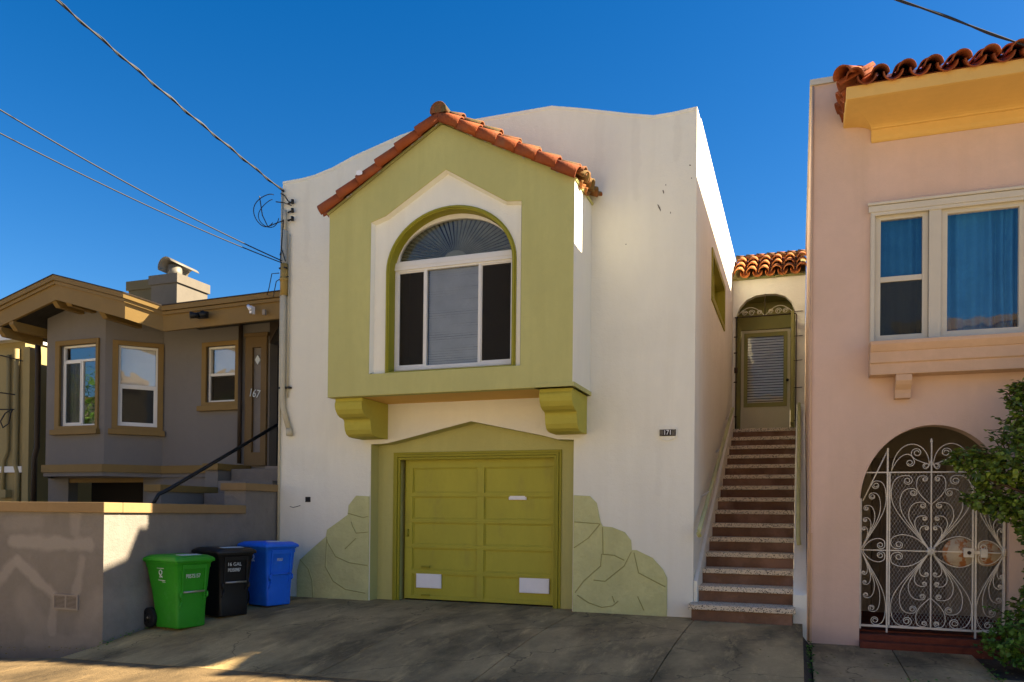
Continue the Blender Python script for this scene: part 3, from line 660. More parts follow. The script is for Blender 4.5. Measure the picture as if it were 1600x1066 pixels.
# conduits, weatherhead and cable loops at the left corner
mb = MB()
mb.tube([(-7.10, -.05, 5.35), (-7.10, -.05, 2.95), (-7.09, -.05, 2.75), (-6.98, -.05, 2.42)], .04, 8); mb.tube([(-6.98, -.05, 2.44), (-6.975, -.05, 2.34)], .048, 8)
mb.tube([(-7.10, -.05, 5.65), (-7.10, -.05, 5.3)], .026, 8)
mb.build('conduit', M['conduit'], H)
mb = MB(); mb.tube([(-7.165, -.03, 5.98), (-7.165, -.03, .55)], .018, 6); mb.tube([(-7.03, -.03, 5.3), (-7.03, -.03, 2.9)], .01, 6); mb.build('thin_pipe', M['conduit'], H)
mb = MB(); mb.tube([(-7.10, -.05, 4.86), (-7.10, -.05, 4.4)], .058, 10); mb.tube([(-7.10, -.05, 4.66), (-7.10, -.05, 4.6)], .066, 10); mb.build('conduit_sleeve', M['conduit_o'], H)
mb = MB()
mb.box(-7.18, -6.98, -.055, -.0, 3.03, 3.06); mb.build('pipe_bracket', M['black'], H); mb = MB(); mb.box(-7.16, -7.04, -.1, -.05, 4.78, 4.80); mb.build('pipe_bracket', M['black'], H)
for zz in (5.5, 5.62, 5.75):
    mb = MB(); mb.tube([(-7.06, -.03, zz), (-6.96, -.05, zz + .01)], .014, 6); mb.tube([(-6.97, -.05, zz + .01 - .03), (-6.97, -.05, zz + .04)], .022, 8); mb.build('insulator', M['black'], H)
mb = MB()
def loop(c, rx, rz, y, a0, a1, n=20, tw=.1): return [(c[0] + rx * math.cos(R(a0 + (a1 - a0) * i / n)), y + tw * math.sin(i * .5) * .3, c[1] + rz * math.sin(R(a0 + (a1 - a0) * i / n))) for i in range(n + 1)]
mb.tube(loop((-7.36, 5.66), .22, .24, -.12, 60, 300), .007, 5); mb.tube(loop((-7.33, 5.62), .19, .2, -.09, 80, 330), .006, 5)
mb.tube([(-7.5, -.12, 5.88), (-7.46, -.1, 5.6), (-7.36, -.1, 5.42), (-7.2, -.08, 5.47), (-7.1, -.06, 5.5)], .008, 5)
mb.tube([(-7.17, -.06, 5.9), (-7.1, -.06, 5.86), (-7.05, -.05, 5.78), (-7.0, -.05, 5.74)], .01, 5); mb.tube([(-7.24, -.08, 5.78), (-7.12, -.06, 5.76), (-6.98, -.06, 5.70)], .008, 5)
mb.tube([(-7.1, -.08, 5.5), (-7.12, -.09, 5.2), (-7.15, -.08, 4.9), (-7.1, -.08, 4.8)], .007, 5)
mb.tube([(-7.15, -.09, 4.98), (-7.1, -.12, 5.06), (-7.05, -.09, 4.88)], .008, 5)
mb.tube([(-7.16, -.09, 4.72), (-7.28, -.1, 4.72), (-7.33, -.1, 4.5), (-7.36, -.1, 4.42), (-7.25, -.1, 4.38), (-7.2, -.1, 4.6), (-7.14, -.08, 4.64), (-7.0, -.08, 4.66)], .007, 5)
mb.build('cable_loop', M['cable'], H)
# side window on the right wall
mb = MB(); mb.prism([[(1.79, 4.32), (3.84, 4.32), (3.84, 5.07), (1.79, 5.07)], [(1.88, 4.41), (3.75, 4.41), (3.75, 4.98), (1.88, 4.98)]], XR + .02, XR - .16, 'yz')
mb.box(XR - .12, XR - .06, 2.79, 2.83, 4.41, 4.98)
sw = mb.build('side_window', M['olive_m'], H, .004)
mb = MB(); mb.quad((XR - .1, 1.87, 4.4), (XR - .1, 3.76, 4.4), (XR - .1, 3.76, 4.99), (XR - .1, 1.87, 4.99)); mb.build('pane', M['g_gray'], sw)
mb = MB(); mb.quad((XR - .2, 1.8, 4.3), (XR - .2, 3.9, 4.3), (XR - .2, 3.9, 5.1), (XR - .2, 1.8, 5.1)); mb.build('shade', M['olive_d'], sw)

# stairs
ST = thing('terrazzo_staircase', 'speckled terrazzo stair with terracotta risers climbing beside the cream house', 'staircase', (-.6, 0, 0))
NS, RI, TR, Y0 = 15, .1893, .395, -.25
for i in range(NS):
    y = Y0 + i * TR; z = (i + 1) * RI; xl = -1.185 if i else -1.22
    mb = MB(); mb.box(xl + .04, -.055, y + .025, y + .06, z - RI if i else -.3, z - .06); mb.build('riser', M['terr_riser'], ST)
    mb = MB(); mb.box(xl + (.04 if i else 0), -.05 if i else -.02, y, y + TR + (.06 if i < NS - 1 else .2), z - .06, z); mb.build('tread', M['terrazzo'], ST, .006)
mb = MB(); mb.box(-1.145, -.055, .0, 5.6, -.3, .1); mb.build('stair_base', M['cream'], ST)
mb = MB(); mb.box(-1.19, -.05, 5.4 + .08, 6.5, 2.5, NS * RI - .004); mb.build('landing', M['terrazzo'], ST)
mb = MB(); mb.prism([(-.02, -.35), (-.02, .33), (.15, .42), (5.6, 3.30), (5.6, -.35)], -.05, .10, 'yz'); mb.build('stringer_wall', M['cream'], ST, .004)
mb = MB(); mb.prism([(.03, .12), (.03, .44), (5.58, 3.2), (5.58, 2.86)], -1.188, -1.142, 'yz'); mb.build('wall_skirt', M['cream'], ST, .004)
def rail(pts, r, name, brk):
    mb = MB(); mb.tube(pts, r, 10); h = mb.build(name, M['lime2'], ST)
    b = MB()
    for p, q in brk: b.tube([p, q], .011, 6); b.tube([Vector(q) - (Vector(q) - Vector(p)).normalized() * .006, q], .03, 8)
    b.build('rail_bracket', M['white'], h)
rail([(-1.13, -.02, 1.02), (-1.10, -.17, 1.0), (-1.10, -.2, 1.06), (-1.10, -.1, 1.1), (-1.10, 4.66, 3.13)], .026, 'handrail', [((-1.10, .9, 1.55), (-1.188, .9, 1.5)), ((-1.10, 2.6, 2.26), (-1.188, 2.6, 2.2)), ((-1.10, 4.3, 2.97), (-1.188, 4.3, 2.9))])
rail([(.012, .84, .88), (.0, .86, .98), (.0, 5.35, 3.27)], .028, 'handrail', [((0, 1.2, 1.15), (0, 1.22, .97)), ((0, 3.2, 2.17), (0, 3.22, 2.03)), ((0, 5.1, 3.14), (0, 5.12, 3.04))])

# porch wall with arch, door, gate, little tile roof
PW = thing('entry_porch', 'small cream porch at the stair top with arched opening, terracotta tile roof and glazed door', 'porch', (-.55, 5.6, 2.84))
PY = 5.62; LZ = NS * RI
hol = [(-1.14, LZ + .01), (-.075, LZ + .01)] + [(-.075, 4.93)] + [(-.09, 5.05), (-.15, 5.2), (-.26, 5.31), (-.42, 5.365), (-.6, 5.375), (-.78, 5.36), (-.94, 5.29), (-1.06, 5.16), (-1.12, 5.02)] + [(-1.14, 4.93)]
mb = MB(); mb.prism([(-1.187, LZ - .2), (-1.14, LZ - .2)] + [(-1.14, 4.93), (-1.12, 5.02), (-1.06, 5.16), (-.94, 5.29), (-.78, 5.36), (-.6, 5.375), (-.42, 5.365), (-.26, 5.31), (-.15, 5.2), (-.09, 5.05), (-.075, 4.93), (-.075, LZ - .2), (.098, LZ - .2), (.098, 5.68), (-1.187, 5.68)], PY, PY + .15)
mb.build('arch_wall', M['cream'], PW)
# vestibule
mb = MB(); mb.box(-1.187, -1.142, PY + .151, PY + .72, LZ, 5.4); mb.box(-.075, -.03, PY + .151, PY + .72, LZ, 5.4); mb.box(-1.14, -.077, PY + .151, PY + .72, 5.38, 5.42)
mb.build('vestibule_side', M['porcholive'], PW)
DY = PY + .62
mb = MB(); mb.prism([(-1.14, LZ), (-1.08, LZ), (-1.08, 4.86), (-.16, 4.86), (-.16, LZ), (-.077, LZ), (-.077, 5.38), (-1.14, 5.38)], DY, DY + .1); mb.build('back_wall', M['porcholive'], PW)
mb = MB(); mb.prism([[(-1.075, LZ + .012), (-.165, LZ + .012), (-.165, 4.855), (-1.075, 4.855)], [(-.97, 3.42), (-.27, 3.42), (-.27, 4.74), (-.97, 4.74)]], DY + .03, DY + .075)
fd = mb.build('front_door', M['whitedoor'], PW, .004)
mb = MB(); mb.prism([[(-1.02, 3.36), (-.22, 3.36), (-.22, 4.80), (-1.02, 4.80)], [(-.95, 3.44), (-.29, 3.44), (-.29, 4.72), (-.95, 4.72)]], DY + .012, DY + .03); mb.build('glass_moulding', M['porcholive'], fd, .004)
mb = MB(); mb.quad((-.97, DY + .045, 3.42), (-.27, DY + .045, 3.42), (-.27, DY + .045, 4.74), (-.97, DY + .045, 4.74)); mb.build('door_glass', M['g_door'], fd)
mb = MB(); z = 3.43
while z < 4.73: mb.add([(-.965, DY + .09, z), (-.275, DY + .09, z), (-.275, DY + .07, z + .034), (-.965, DY + .07, z + .034)], [(0, 1, 2, 3)]); z += .052
mb.build('venetian_blind', M['blind'], fd)
mb = MB(); mb.quad((-1.1, DY + .14, 3.3), (-.1, DY + .14, 3.3), (-.1, DY + .14, 4.85), (-1.1, DY + .14, 4.85)); mb.build('dark_backing', M['dark'], fd)
mb = MB(); mb.tube([(-.215, DY + .03, 3.85), (-.215, DY - .03, 3.85), (-.215, DY - .035, 3.85)], [.02, .015, .03], 8); mb.build('door_knob', M['black'], fd)
# wrought lunette and open security gate
mb = MB(); gy = PY - .02
mb.tube([(-1.15, gy, 4.965), (-.07, gy, 4.965)], .012, 6); mb.tube([(-.61, gy, 4.965), (-.61, gy, 5.37)], .008, 6)
mb.build('lunette_bar', M['dkbrown'], PW); mb = MB()
for sx in (-1, 1):
    for k, (dx, r) in enumerate(((.1, .045), (.235, .06), (.36, .05))):
        c = (-.61 + sx * dx, 5.035)
        mb.tube([(c[0] + math.cos(t) * r * (1 - t / 14), gy, c[1] + math.sin(t) * r * (1 - t / 14)) for t in [i * .45 for i in range(24)]], .006, 5)
    mb.tube([(-.61 + sx * t, gy, 4.965 + .17 * math.sin(t * 6)) for t in [i * .026 for i in range(20)]], .006, 5)
mb.build('lunette_scroll', M['conduit'], PW); mb = MB()
mb.tube([(-1.12, gy, LZ + .02), (-1.12, gy, 4.96)], .012, 6); mb.tube([(-.06, gy, LZ + .02), (-.06, gy, 4.96)], .01, 6)
for z in (3.0, 3.6, 4.1, 4.55, 5.0): mb.tube([(-.10, gy, z), (.05, gy, z + .005)], .007, 5)
for z in (3.1, 3.75, 4.3, 4.6): mb.tube([(-1.16, gy, z), (-1.1, gy, z)], .012, 5)
mb.tube([(-1.12, gy - .02, 3.92), (-1.12, gy - .02, 4.02)], .03, 8)
mb.build('gate_hinge_frame', M['dkbrown'], PW)
mb = MB()
mb.box(-.145, -.095, PY - .62, PY - .03, LZ + .06, LZ + .1); mb.box(-.145, -.095, PY - .62, PY - .03, 4.82, 4.86)
for y in (PY - .62, PY - .47, PY - .33, PY - .19, PY - .05): mb.box(-.13, -.11, y, y + .02, LZ + .1, 4.82)
mb.box(-.145, -.095, PY - .66, PY - .62, LZ + .06, 4.86)
mb.build('security_gate', M['porcholive'], PW, .004)
mb = MB()
mb.prism([(5.60, 5.66), (5.52, 5.68), (6.36, 6.21), (6.36, 6.08)], -1.187, .098, 'yz'); pr = mb.build('roof_deck', M['olive_d'], PW)
mb = MB()
for i, x in enumerate((-1.07, -.85, -.63, -.41, -.19, .03)):
    for k in range(3):
        ya = 5.42 + (k + 1) * .30; yb = 5.42 + k * .30
        f = lambda y: 5.70 + (y - 5.45) * .62
        barrel(mb, (x + random.uniform(-.006, .006), ya + .03, f(ya) + .02), (x + random.uniform(-.006, .006), yb, f(yb) + .045), (0, -.55, 1), .078, .098, 0, 10)
        if i < 5: barrel(mb, (x + .11, ya + .03, f(ya) + .07), (x + .11, yb + .02, f(yb) + .055), (0, .55, -1), .085, .09, 0, 6)
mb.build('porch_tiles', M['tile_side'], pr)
mb = MB()
for k in range(7): barrel(mb, (-1.19 + k * .19 + .2, 6.36, 6.27), (-1.19 + k * .19, 6.36, 6.28), (0, 0, 1), .085, .1, 0, 8)
mb.build('ridge_tiles', M['tile_moss'], pr)

# ---------------------------------------------------------------- pink house
PH = thing('pink_house', 'pink stucco house with ochre cornice, tiled eave and arched iron gate', 'house', (2.5, 0, -.2))
PX0, PX1 = .11, 8.4
arch_h = [(.655, -.3), (.655, 1.40)] + list(reversed(arc(1.385, 1.40, .73, .86, 0, 180, 30)))[1:-1] + [(2.115, 1.40), (2.115, -.3)]
w_l = [(.79, 3.22), (1.33, 3.22), (1.33, 4.64), (.79, 4.64)]
w_b = [(1.45, 3.22), (2.26, 3.22), (2.26, 4.64), (1.45, 4.64)]
w_r = [(2.38, 3.22), (2.92, 3.22), (2.92, 4.64), (2.38, 4.64)]
outl = [(PX0, -.4)] + arch_h + [(PX1, -.4), (PX1, 6.22), (3.72, 6.22), (3.70, 6.02), (2.98, 6.02), (2.96, 6.22), (PX0, 6.22)]  # unseen dip in the parapet, shaped to let a notch of sun through
mb = MB(); mb.prism([outl, w_l, w_b, w_r], 0, .22)
mb.box(PX0, PX0 + .2, .22, 6.08, -.4, 6.23); mb.box(PX0, PX0 + .2, 6.08, 11, -.4, 5.1)
mb.box(PX1 - .2, PX1, .22, 11, -.4, 6.27); mb.box(PX0 + .2, PX1 - .2, .22, 11, 4.95, 5.08); mb.box(PX0, PX1, 11, 11.2, -.4, 5.1)
mb.build('wall', M['pink'], PH)
mb = MB(); mb.tube([(.125, -.012, -.2), (.125, -.012, 6.21)], .012, 6); mb.box(PX0 - .01, .155, -.012, .004, -.3, 1.05); mb.build('corner_trim', M['pinksill'], PH)
mb = MB(); mb.box(PX0 - .02, PX0 + .45, -.03, .24, 6.22, 6.285); mb.box(PX0 - .02, PX0 + .22, .24, 6.1, 6.23, 6.28); mb.build('parapet_coping', M['beigetrim'], PH)
# cornice with concave underside
EX0, EX1, EP = .45, 2.95, .66
def cornice(x0, x1, lr, rr):
    # fascia ring, then a hollow cove that also returns round the ends, then a band on the wall
    rings = []
    def ring(ins, out, z): return [(x0 + ins * lr, -.002, z), (x0 + ins * lr, -out, z), (x1 - ins * rr, -out, z), (x1 - ins * rr, -.002, z)]
    rings += [ring(0, EP, 5.810), ring(0, EP, 5.680), ring(.05, EP - .03, 5.675)]
    for a in range(10, 91, 10): t = math.sin(R(a)); rings.append(ring(.05 + .92 * t, (EP - .03) * (1 - t) + .075 * t, 5.675 - .085 * (1 - math.cos(R(a)))))
    rings += [ring(.97, .055, 5.585), ring(.97, .05, 5.510), ring(.98, .03, 5.475), ring(1.0, .012, 5.460)]
    mb = MB(); vs = [p for r in rings for p in r]; fs = [(0, 1, 2, 3)]
    for i in range(len(rings) - 1):
        for k in range(3): fs.append((i * 4 + k, i * 4 + k + 1, i * 4 + 5 + k, i * 4 + 4 + k))
    e = (len(rings) - 1) * 4; fs.append((e, e + 1, e + 2, e + 3)); mb.add(vs, fs); return mb.build('cornice', M['ochre'], PH)
cornice(EX0, EX1, .30, .30); cornice(3.7, 8.38, .30, .05)  # gap between the two runs is out of view, shaped for the sunlit notch
# roof tiles along the pink eave
def pent_roof(x0, x1):
    mb = MB(); z0, z1 = 5.812, 6.21
    mb.add([(x0, -EP - .02, z0), (x1, -EP - .02, z0), (x1 - .3, .05, z1), (x0 + .3, .05, z1), (x0, .05, z0), (x1, .05, z0)], [(0, 1, 2, 3), (0, 3, 4), (1, 5, 2), (0, 4, 5, 1), (3, 2, 5, 4)])
    pt = mb.build('eave_deck', M['brickred'], PH); mb = MB(); x = x0 + .07
    f = lambda y: 5.80 + (y + .74) * .46
    while x < x1:
        for k in range(2):
            ya, yb = -.74 + (k + 1) * .38, -.75 + k * .38; j = random.uniform(-.008, .008)
            barrel(mb, (x + j, ya + .03, f(ya) + .04), (x + j, yb + random.uniform(-.012, .012), f(yb) + .065), (0, -.42, 1), .074, .092, 0, 10)
            barrel(mb, (x + .125, ya + .03, f(ya) + .085), (x + .125, yb + .01, f(yb) + .078), (0, .42, -1), .085, .098, 0, 8)
        x += .25
    mb.build('eave_tiles', M['tile'], pt); mb = MB()
    for y in (-.60, -.36, -.12):
        barrel(mb, (x0 + .28, y, 5.995), (x0 - .06, y, 5.830), (-.45, 0, 1), .074, .092, 0, 10)
        barrel(mb, (x0 + .28, y + .12, 5.995), (x0 - .05, y + .12, 5.815), (.45, 0, -1), .07, .082, 0, 8)
    mb.build('corner_tiles', M['tile'], pt)
    mb = MB(); barrel(mb, (x0 + .32, -.05, 6.205), (x0 + .12, -.42, 6.045), (-.3, -.3, 1), .08, .095, 0, 10, .014, 200); barrel(mb, (x0 + .14, -.40, 6.055), (x0 - .05, -.76, 5.895), (-.3, -.3, 1), .08, .10, 0, 10, .014, 200); mb.build('hip_tiles', M['tile'], pt)
pent_roof(EX0, EX1); pent_roof(3.7, 8.38)
# windows
mb = MB()
mb.prism([[(.74, 3.19), (2.98, 3.19), (2.98, 4.74), (.74, 4.74)], w_l, w_b, w_r], -.03, .05)
mb.box(.72, 3.0, -.05, -.031, 4.66, 4.73); mb.box(.71, 3.01, -.065, -.031, 4.735, 4.765)
mb.prism([[(.745, 3.19), (2.975, 3.19), (2.975, 4.66), (.745, 4.66)], [(.785, 3.2), (2.935, 3.2), (2.935, 4.62), (.785, 4.62)]], -.042, -.031)
cas = mb.build('window_casing', M['beigetrim'], PH, .004)
for (xa, xb) in ((.79, 1.33), (2.38, 2.92)):
    f = window_unit(PH, xa, xb, 3.22, 4.64, .01, M['beigetrim'], M['g_pink'], .06, .07, (), ((3.91, xa + .06, xb - .06),), .06, 'sash_window')
f2 = window_unit(PH, 1.45, 2.26, 3.22, 4.64, .005, M['beigetrim'], M['g_pink'], .065, .07, (), (), .05, 'picture_window')
def curtain(parent, x0, x1, z0, z1, y, m, amp=.042, wl=.13):
    mb = MB(); n = max(12, int((x1 - x0) / .012)); vs = []; fs = []
    for i in range(n + 1):
        x = x0 + (x1 - x0) * i / n
        d = amp * math.sin(x * 2 * math.pi / wl + 1.7 * math.sin(x * 9)) + amp * .5 * math.sin(x * 31 + 2)
        vs += [(x, y + d * .7, z1), (x + .008 * math.sin(x * 17), y + d, (z0 + z1) / 2), (x + .014 * math.sin(x * 13), y + d * 1.25, z0)]
    for i in range(n):
        for k in range(2): fs.append((i * 3 + k, i * 3 + k + 1, i * 3 + k + 4, i * 3 + k + 3))
    mb.add(vs, fs, 0, True); return mb.build('curtain', m, parent)
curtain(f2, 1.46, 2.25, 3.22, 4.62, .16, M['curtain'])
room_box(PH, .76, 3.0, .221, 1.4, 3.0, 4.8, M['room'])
for o in list(PH.children):
    if o.name.startswith('sash_window'):
        xa, xb = (.80, 1.32) if not o.get('_c') and o.name == 'sash_window' else (2.39, 2.91)
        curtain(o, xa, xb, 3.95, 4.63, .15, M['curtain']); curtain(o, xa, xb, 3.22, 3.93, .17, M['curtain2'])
        mb = MB(); mb.quad((xa + .05, .03, 3.275), (xb - .05, .03, 3.275), (xb - .05, .03, 3.88), (xa + .05, .03, 3.88)); mb.build('insect_screen', M['bug2'], o)
# sill shelf and brackets
mb = MB(); mb.prism([(-.002, 3.19), (-.30, 3.16), (-.30, 3.12), (-.26, 3.05), (-.25, 3.05), (-.25, 2.93), (-.23, 2.92), (-.23, 2.80), (-.002, 2.80)], .73, 3.02, 'yz'); mb.build('window_sill', M['pinksill'], PH, .005)
for x in (.99, 2.55):
    mb = MB(); mb.prism([(-.002, 2.798), (-.22, 2.798), (-.22, 2.73), (-.19, 2.69), (-.13, 2.64), (-.12, 2.60), (-.12, 2.55), (-.002, 2.55)], x, x + .16, 'yz'); mb.build('bracket', M['pinksill'], PH, .004)
# porch behind the gate
mb = MB(); mb.box(.45, 2.4, .2205, 2.2, -.3, -.06); mb.build('porch_floor', M['brickred'], PH)
mb = MB(); mb.box(.35, .5, .2205, 2.4, -.06, 2.7); mb.box(2.35, 2.5, .2205, 2.4, -.06, 2.7); mb.box(.5, 2.35, 2.2, 2.3, -.06, 2.7); mb.box(.5, 2.35, .2205, 2.2, 2.6, 2.7)
mb.build('porch_wall', M['porchbeige'], PH)
mb = MB(); mb.box(.95, 1.85, 2.13, 2.19, -.06, 2.05); mb.prism([[(1.05, .9), (1.75, .9), (1.75, 1.95), (1.05, 1.95)], [(1.1, .95), (1.7, .95), (1.7, 1.9), (1.1, 1.9)]], 2.11, 2.131); mb.prism([[(1.05, .1), (1.75, .1), (1.75, .75), (1.05, .75)], [(1.1, .15), (1.7, .15), (1.7, .7), (1.1, .7)]], 2.11, 2.131)
mb.build('inner_door', M['oldwood'], PH, .004)
mb = MB(); mb.box(.655, 2.115, .0, .2195, -.3, -.075); mb.box(.655, 1.95, -.14, -.001, -.3, -.145); mb.build('threshold', M['brickred'], PH, .008)
mb = MB(); mb.tube([(1.3, .9, 2.6), (1.3, .9, 2.5)], [.05, .09], 10); mb.build('porch_lamp', M['dkbrown'], PH)

# the white scrolled gate
GT = thing('iron_gate', 'white wrought iron scroll gate with rusty lock plate in the pink arch', 'gate', (1.385, .1, -.07))
GY = .10; CX, CZ = 1.385, .865
def curl(path, r0, r1, turns, sgn, ds=.006):
    (xa, za), (xb, zb) = path[-2], path[-1]; h = math.atan2(zb - za, xb - xa); x, z = xb, zb; tot = 0; pts = []
    L_ = turns * 2 * math.pi * (r0 + r1) / 2
    s = 0
    while s < L_:
        r = r0 + (r1 - r0) * (s / L_) ** .8; st = max(min(ds, r * .5), .003); h += sgn * st / r; x += math.cos(h) * st; z += math.sin(h) * st; s += st; pts.append((x, z))
    return path + pts
# right-upper quarter in units: x 0..1 over the half-width, z 0..1 over the half-height
quarter = [
    ([(0, 0), (.45, .28), (.98, .5), (.99, .72)], [(.99, .72), (.99, .92), (.86, .985), (.60, .98)], .16, 1),
    ([(0, 0), (.40, .28), (.78, .44), (.77, .62)], [(.77, .62), (.77, .76), (.66, .82), (.45, .81)], .13, 1),
    ([(0, 0), (.36, .26), (.56, .38), (.55, .47)], [(.55, .47), (.55, .58), (.42, .65), (.20, .63)], .10, 1),
    ([(0, 0), (.30, .22), (.40, .30), (.40, .36)], [(.40, .36), (.40, .43), (.30, .47), (.15, .455)], .08, 1),
    ([(0, 0), (.22, .15), (.27, .21), (.27, .255)], [(.27, .255), (.27, .31), (.20, .335), (.10, .325)], .07, 1),
    ([(0, .60), (.12, .66), (.36, .74), (.36, .86)], [(.36, .86), (.36, .97), (.26, .99), (.14, .97)], .09, 1),
]
def scrolls(mb, cx, cz, w, h, sx, sz, rad=.0048, every=1, rs=1.):
    for k, (a, b, r, sg) in enumerate(quarter):
        if k == 5 and every > 1: continue
        p = bez(*a) + bez(*b)[1:]
        p = [(x * w, z * h) for x, z in p]
        p = curl(p, r * w * .95 * rs, r * w * .28 * rs, 1.45, sg)
        mb.tube([(cx + sx * x, GY + .0005 * k, cz + sz * z) for x, z in p], rad, 6)
fr = MB()
for x in (.945, 1.82): fr.box(x - .009, x + .009, GY - .012, GY + .012, -.06 if x < 1 else -.08, 2.02 if x < 1 else 1.86)
fr.box(.93 + .03, .93 + .045, GY - .01, GY + .01, 0, 1.74); fr.box(1.785, 1.80, GY - .01, GY + .01, 0, 1.74)
fr.box(.66, 2.11, GY - .01, GY + .008, 1.738, 1.752); fr.box(.66, 2.11, GY - .01, GY + .008, -.004, .02)
fr.box(.66, 2.11, GY - .007, GY + .006, CZ - .006, CZ + .006); fr.box(CX - .007, CX + .007, GY - .014, GY - .002, 0, 2.08)
fr.box(.66, .68, GY - .012, GY + .012, -.03, 1.45); fr.box(2.075, 2.10, GY - .012, GY + .012, -.06, 1.45)
fr.tube([(.69, GY, 1.42), (.945, GY, 2.0)], .008, 6)
frame = fr.build('gate_frame', M['iron'], GT)
mb = MB()
for sx in (-1, 1):
    for sz in (-1, 1): scrolls(mb, CX, CZ, .405, .86, sx, sz)
    for sz in (-1, 1):
        if sx == 1: p = bez((0, 0), (.12, .16), (.3, .22), (.40, .12)); mb.tube([(CX + x, GY, CZ + sz * z) for x, z in p], .005, 6); continue
        p = bez((.01, 0), (.12, .18), (.30, .22), (.39, .14)) + bez((.39, .14), (.42, .08), (.40, .02), (.33, .02))[1:]
        p = curl(p, .05, .018, 1.2, -1); mb.tube([(CX - x, GY + .001, CZ + sz * z) for x, z in p], .005, 6)
mb.build('centre_scrollwork', M['iron'], frame)
for cx, sx in ((.672, 1), (2.098, -1)):
    mb = MB()
    for sz in (-1, 1): scrolls(mb, cx, CZ, .262 if sx > 0 else .27, .86 if sz < 0 else .80, sx, sz, .0046, 2, 1.35)
    for sz in (-1, 1):
        p = bez((.02, 0), (.06, .12), (.2, .17), (.245, .1)) + bez((.245, .1), (.26, .04), (.24, .01), (.2, .02))[1:]
        p = curl(p, .04, .016, 1.1, -1); mb.tube([(cx + sx * x, GY + .001, CZ + sz * z) for x, z in p], .0055, 6)
    mb.build('side_scrollwork', M['iron'], frame)
mb = MB()
for sx in (-1, 1):
    p = bez((.02, 1.83), (.03, 2.1), (.30, 2.16), (.385, 1.86)) + [(.40, 1.757)]
    mb.tube([(CX + sx * x, GY, z) for x, z in p], .0052, 6)
    p = bez((.40, 1.765), (.32, 1.98), (.2, 1.99), (.17, 1.87)); p = curl(p, .05, .018, 1.3, 1); mb.tube([(CX + sx * x, GY + .001, z) for x, z in p], .0048, 6)
    p = bez((.0, 1.82), (.08, 1.86), (.20, 1.88), (.20, 1.95)); p = curl(p, .06, .02, 1.3, 1); mb.tube([(CX + sx * x, GY - .001, z) for x, z in p], .0048, 6)
    p = bez((.0, 1.90), (.02, 1.78), (.06, 1.76), (.08, 1.80)); p = curl(p, .035, .015, 1.2, 1); mb.tube([(CX + sx * x, GY, z) for x, z in p], .0048, 6)
mb.build('top_scrollwork', M['iron'], frame)
mb = MB()
mb.tube([(CX, GY - .03, CZ), (CX, GY - .012, CZ)], [.02, .05], 8)
for k in range(8): a = k * math.pi / 4; mb.tube([(CX, GY - .02, CZ), (CX + .055 * math.cos(a), GY - .02, CZ + .06 * math.sin(a))], [.02, .008], 6)
mb.tube([(CX, GY, 2.06), (CX, GY, 2.09), (CX, GY, 2.12)], [.008, .016, .006], 8)
mb.tube([(2.09, GY - .01, CZ - .04), (2.09, GY - .01, CZ + .06)], .022, 6)
mb.build('rosette', M['iron'], frame)
mb = MB(); mb.tube([(1.665, GY + .006, CZ - .01), (1.665, GY + .010, CZ - .01)], .165, 28); mb.tube([(1.935, GY + .006, CZ - .01), (1.935, GY + .010, CZ - .01)], .14, 28); mb.build('lock_plate', M['rust'], frame)
mb = MB(); mb.box(1.70, 1.80, GY - .05, GY - .012, CZ - .055, CZ + .045); mb.box(1.86, 1.93, GY - .05, GY - .012, CZ - .055, CZ + .04); mb.box(1.8, 1.86, GY - .03, GY - .012, CZ - .02, CZ + .02); mb.tube([(1.93, GY - .03, CZ), (2.05, GY - .03, CZ - .005)], .008, 6)
lk = mb.build('lock_box', M['iron'], frame, .006)
mb = MB(); mb.tube([(1.75, GY - .062, CZ - .005), (1.75, GY - .05, CZ - .005)], .02, 10); mb.build('lock_cylinder', M['dkbrown'], lk)
# expanded metal screen
mb = MB()
def lattice(x0, x1, z0, z1, y, sp=.036, ratio=1.7):
    for sg in (1, -1):
        n = int(((x1 - x0) * ratio + (z1 - z0)) / (sp * ratio)) + 2
        for i in range(n):
            c = i * sp * ratio
            # line z = z0 + c - ratio*(x-x0)  (sg=1) or mirrored
            xa = max(0, (c - (z1 - z0)) / ratio); xb = min(x1 - x0, c / ratio)
            if xb - xa < .005: continue
            f = lambda t: (x0 + t if sg > 0 else x1 - t, y, z0 + c - ratio * t)
            mb.tube([f(xa), f(xb)], .0019, 3, cap=False)
lattice(.975, 1.785, .02, 1.735, GY + .016); lattice(1.835, 2.075, .02, 1.40, GY + .016); 
mb.build('mesh_screen', M['screen'], frame)

# ---------------------------------------------------------------- gray house on the left
GH = thing('gray_house', 'gray stucco bungalow with brown gabled fascia, angled bay windows and number 167', 'house', (-10, 1, 0))
ax, ay = -12.3, .364; bx, by = -10.97, .364; cx_, cy_ = -10.33, 1.0
FL = 1.93
def poly_wall(mb, pts, z0, z1f, mi=0, t=.14):
    """vertical walls along a plan polyline; z1f gives the top"""
    for (xa, ya), (xb, yb) in zip(pts[:-1], pts[1:]):
        d = Vector((xb - xa, yb - ya)).normalized(); nx, ny = -d.y * t, d.x * t
        mb.add([(xa, ya, z0), (xb, yb, z0), (xb, yb, z1f(xb, yb)), (xa, ya, z1f(xa, ya)), (xa + nx, ya + ny, z0), (xb + nx, yb + ny, z0), (xb + nx, yb + ny, z1f(xb, yb)), (xa + nx, ya + ny, z1f(xa, ya))],
               [(0, 1, 2, 3), (7, 6, 5, 4), (0, 4, 5, 1), (3, 2, 6, 7), (0, 3, 7, 4), (1, 5, 6, 2)], mi)
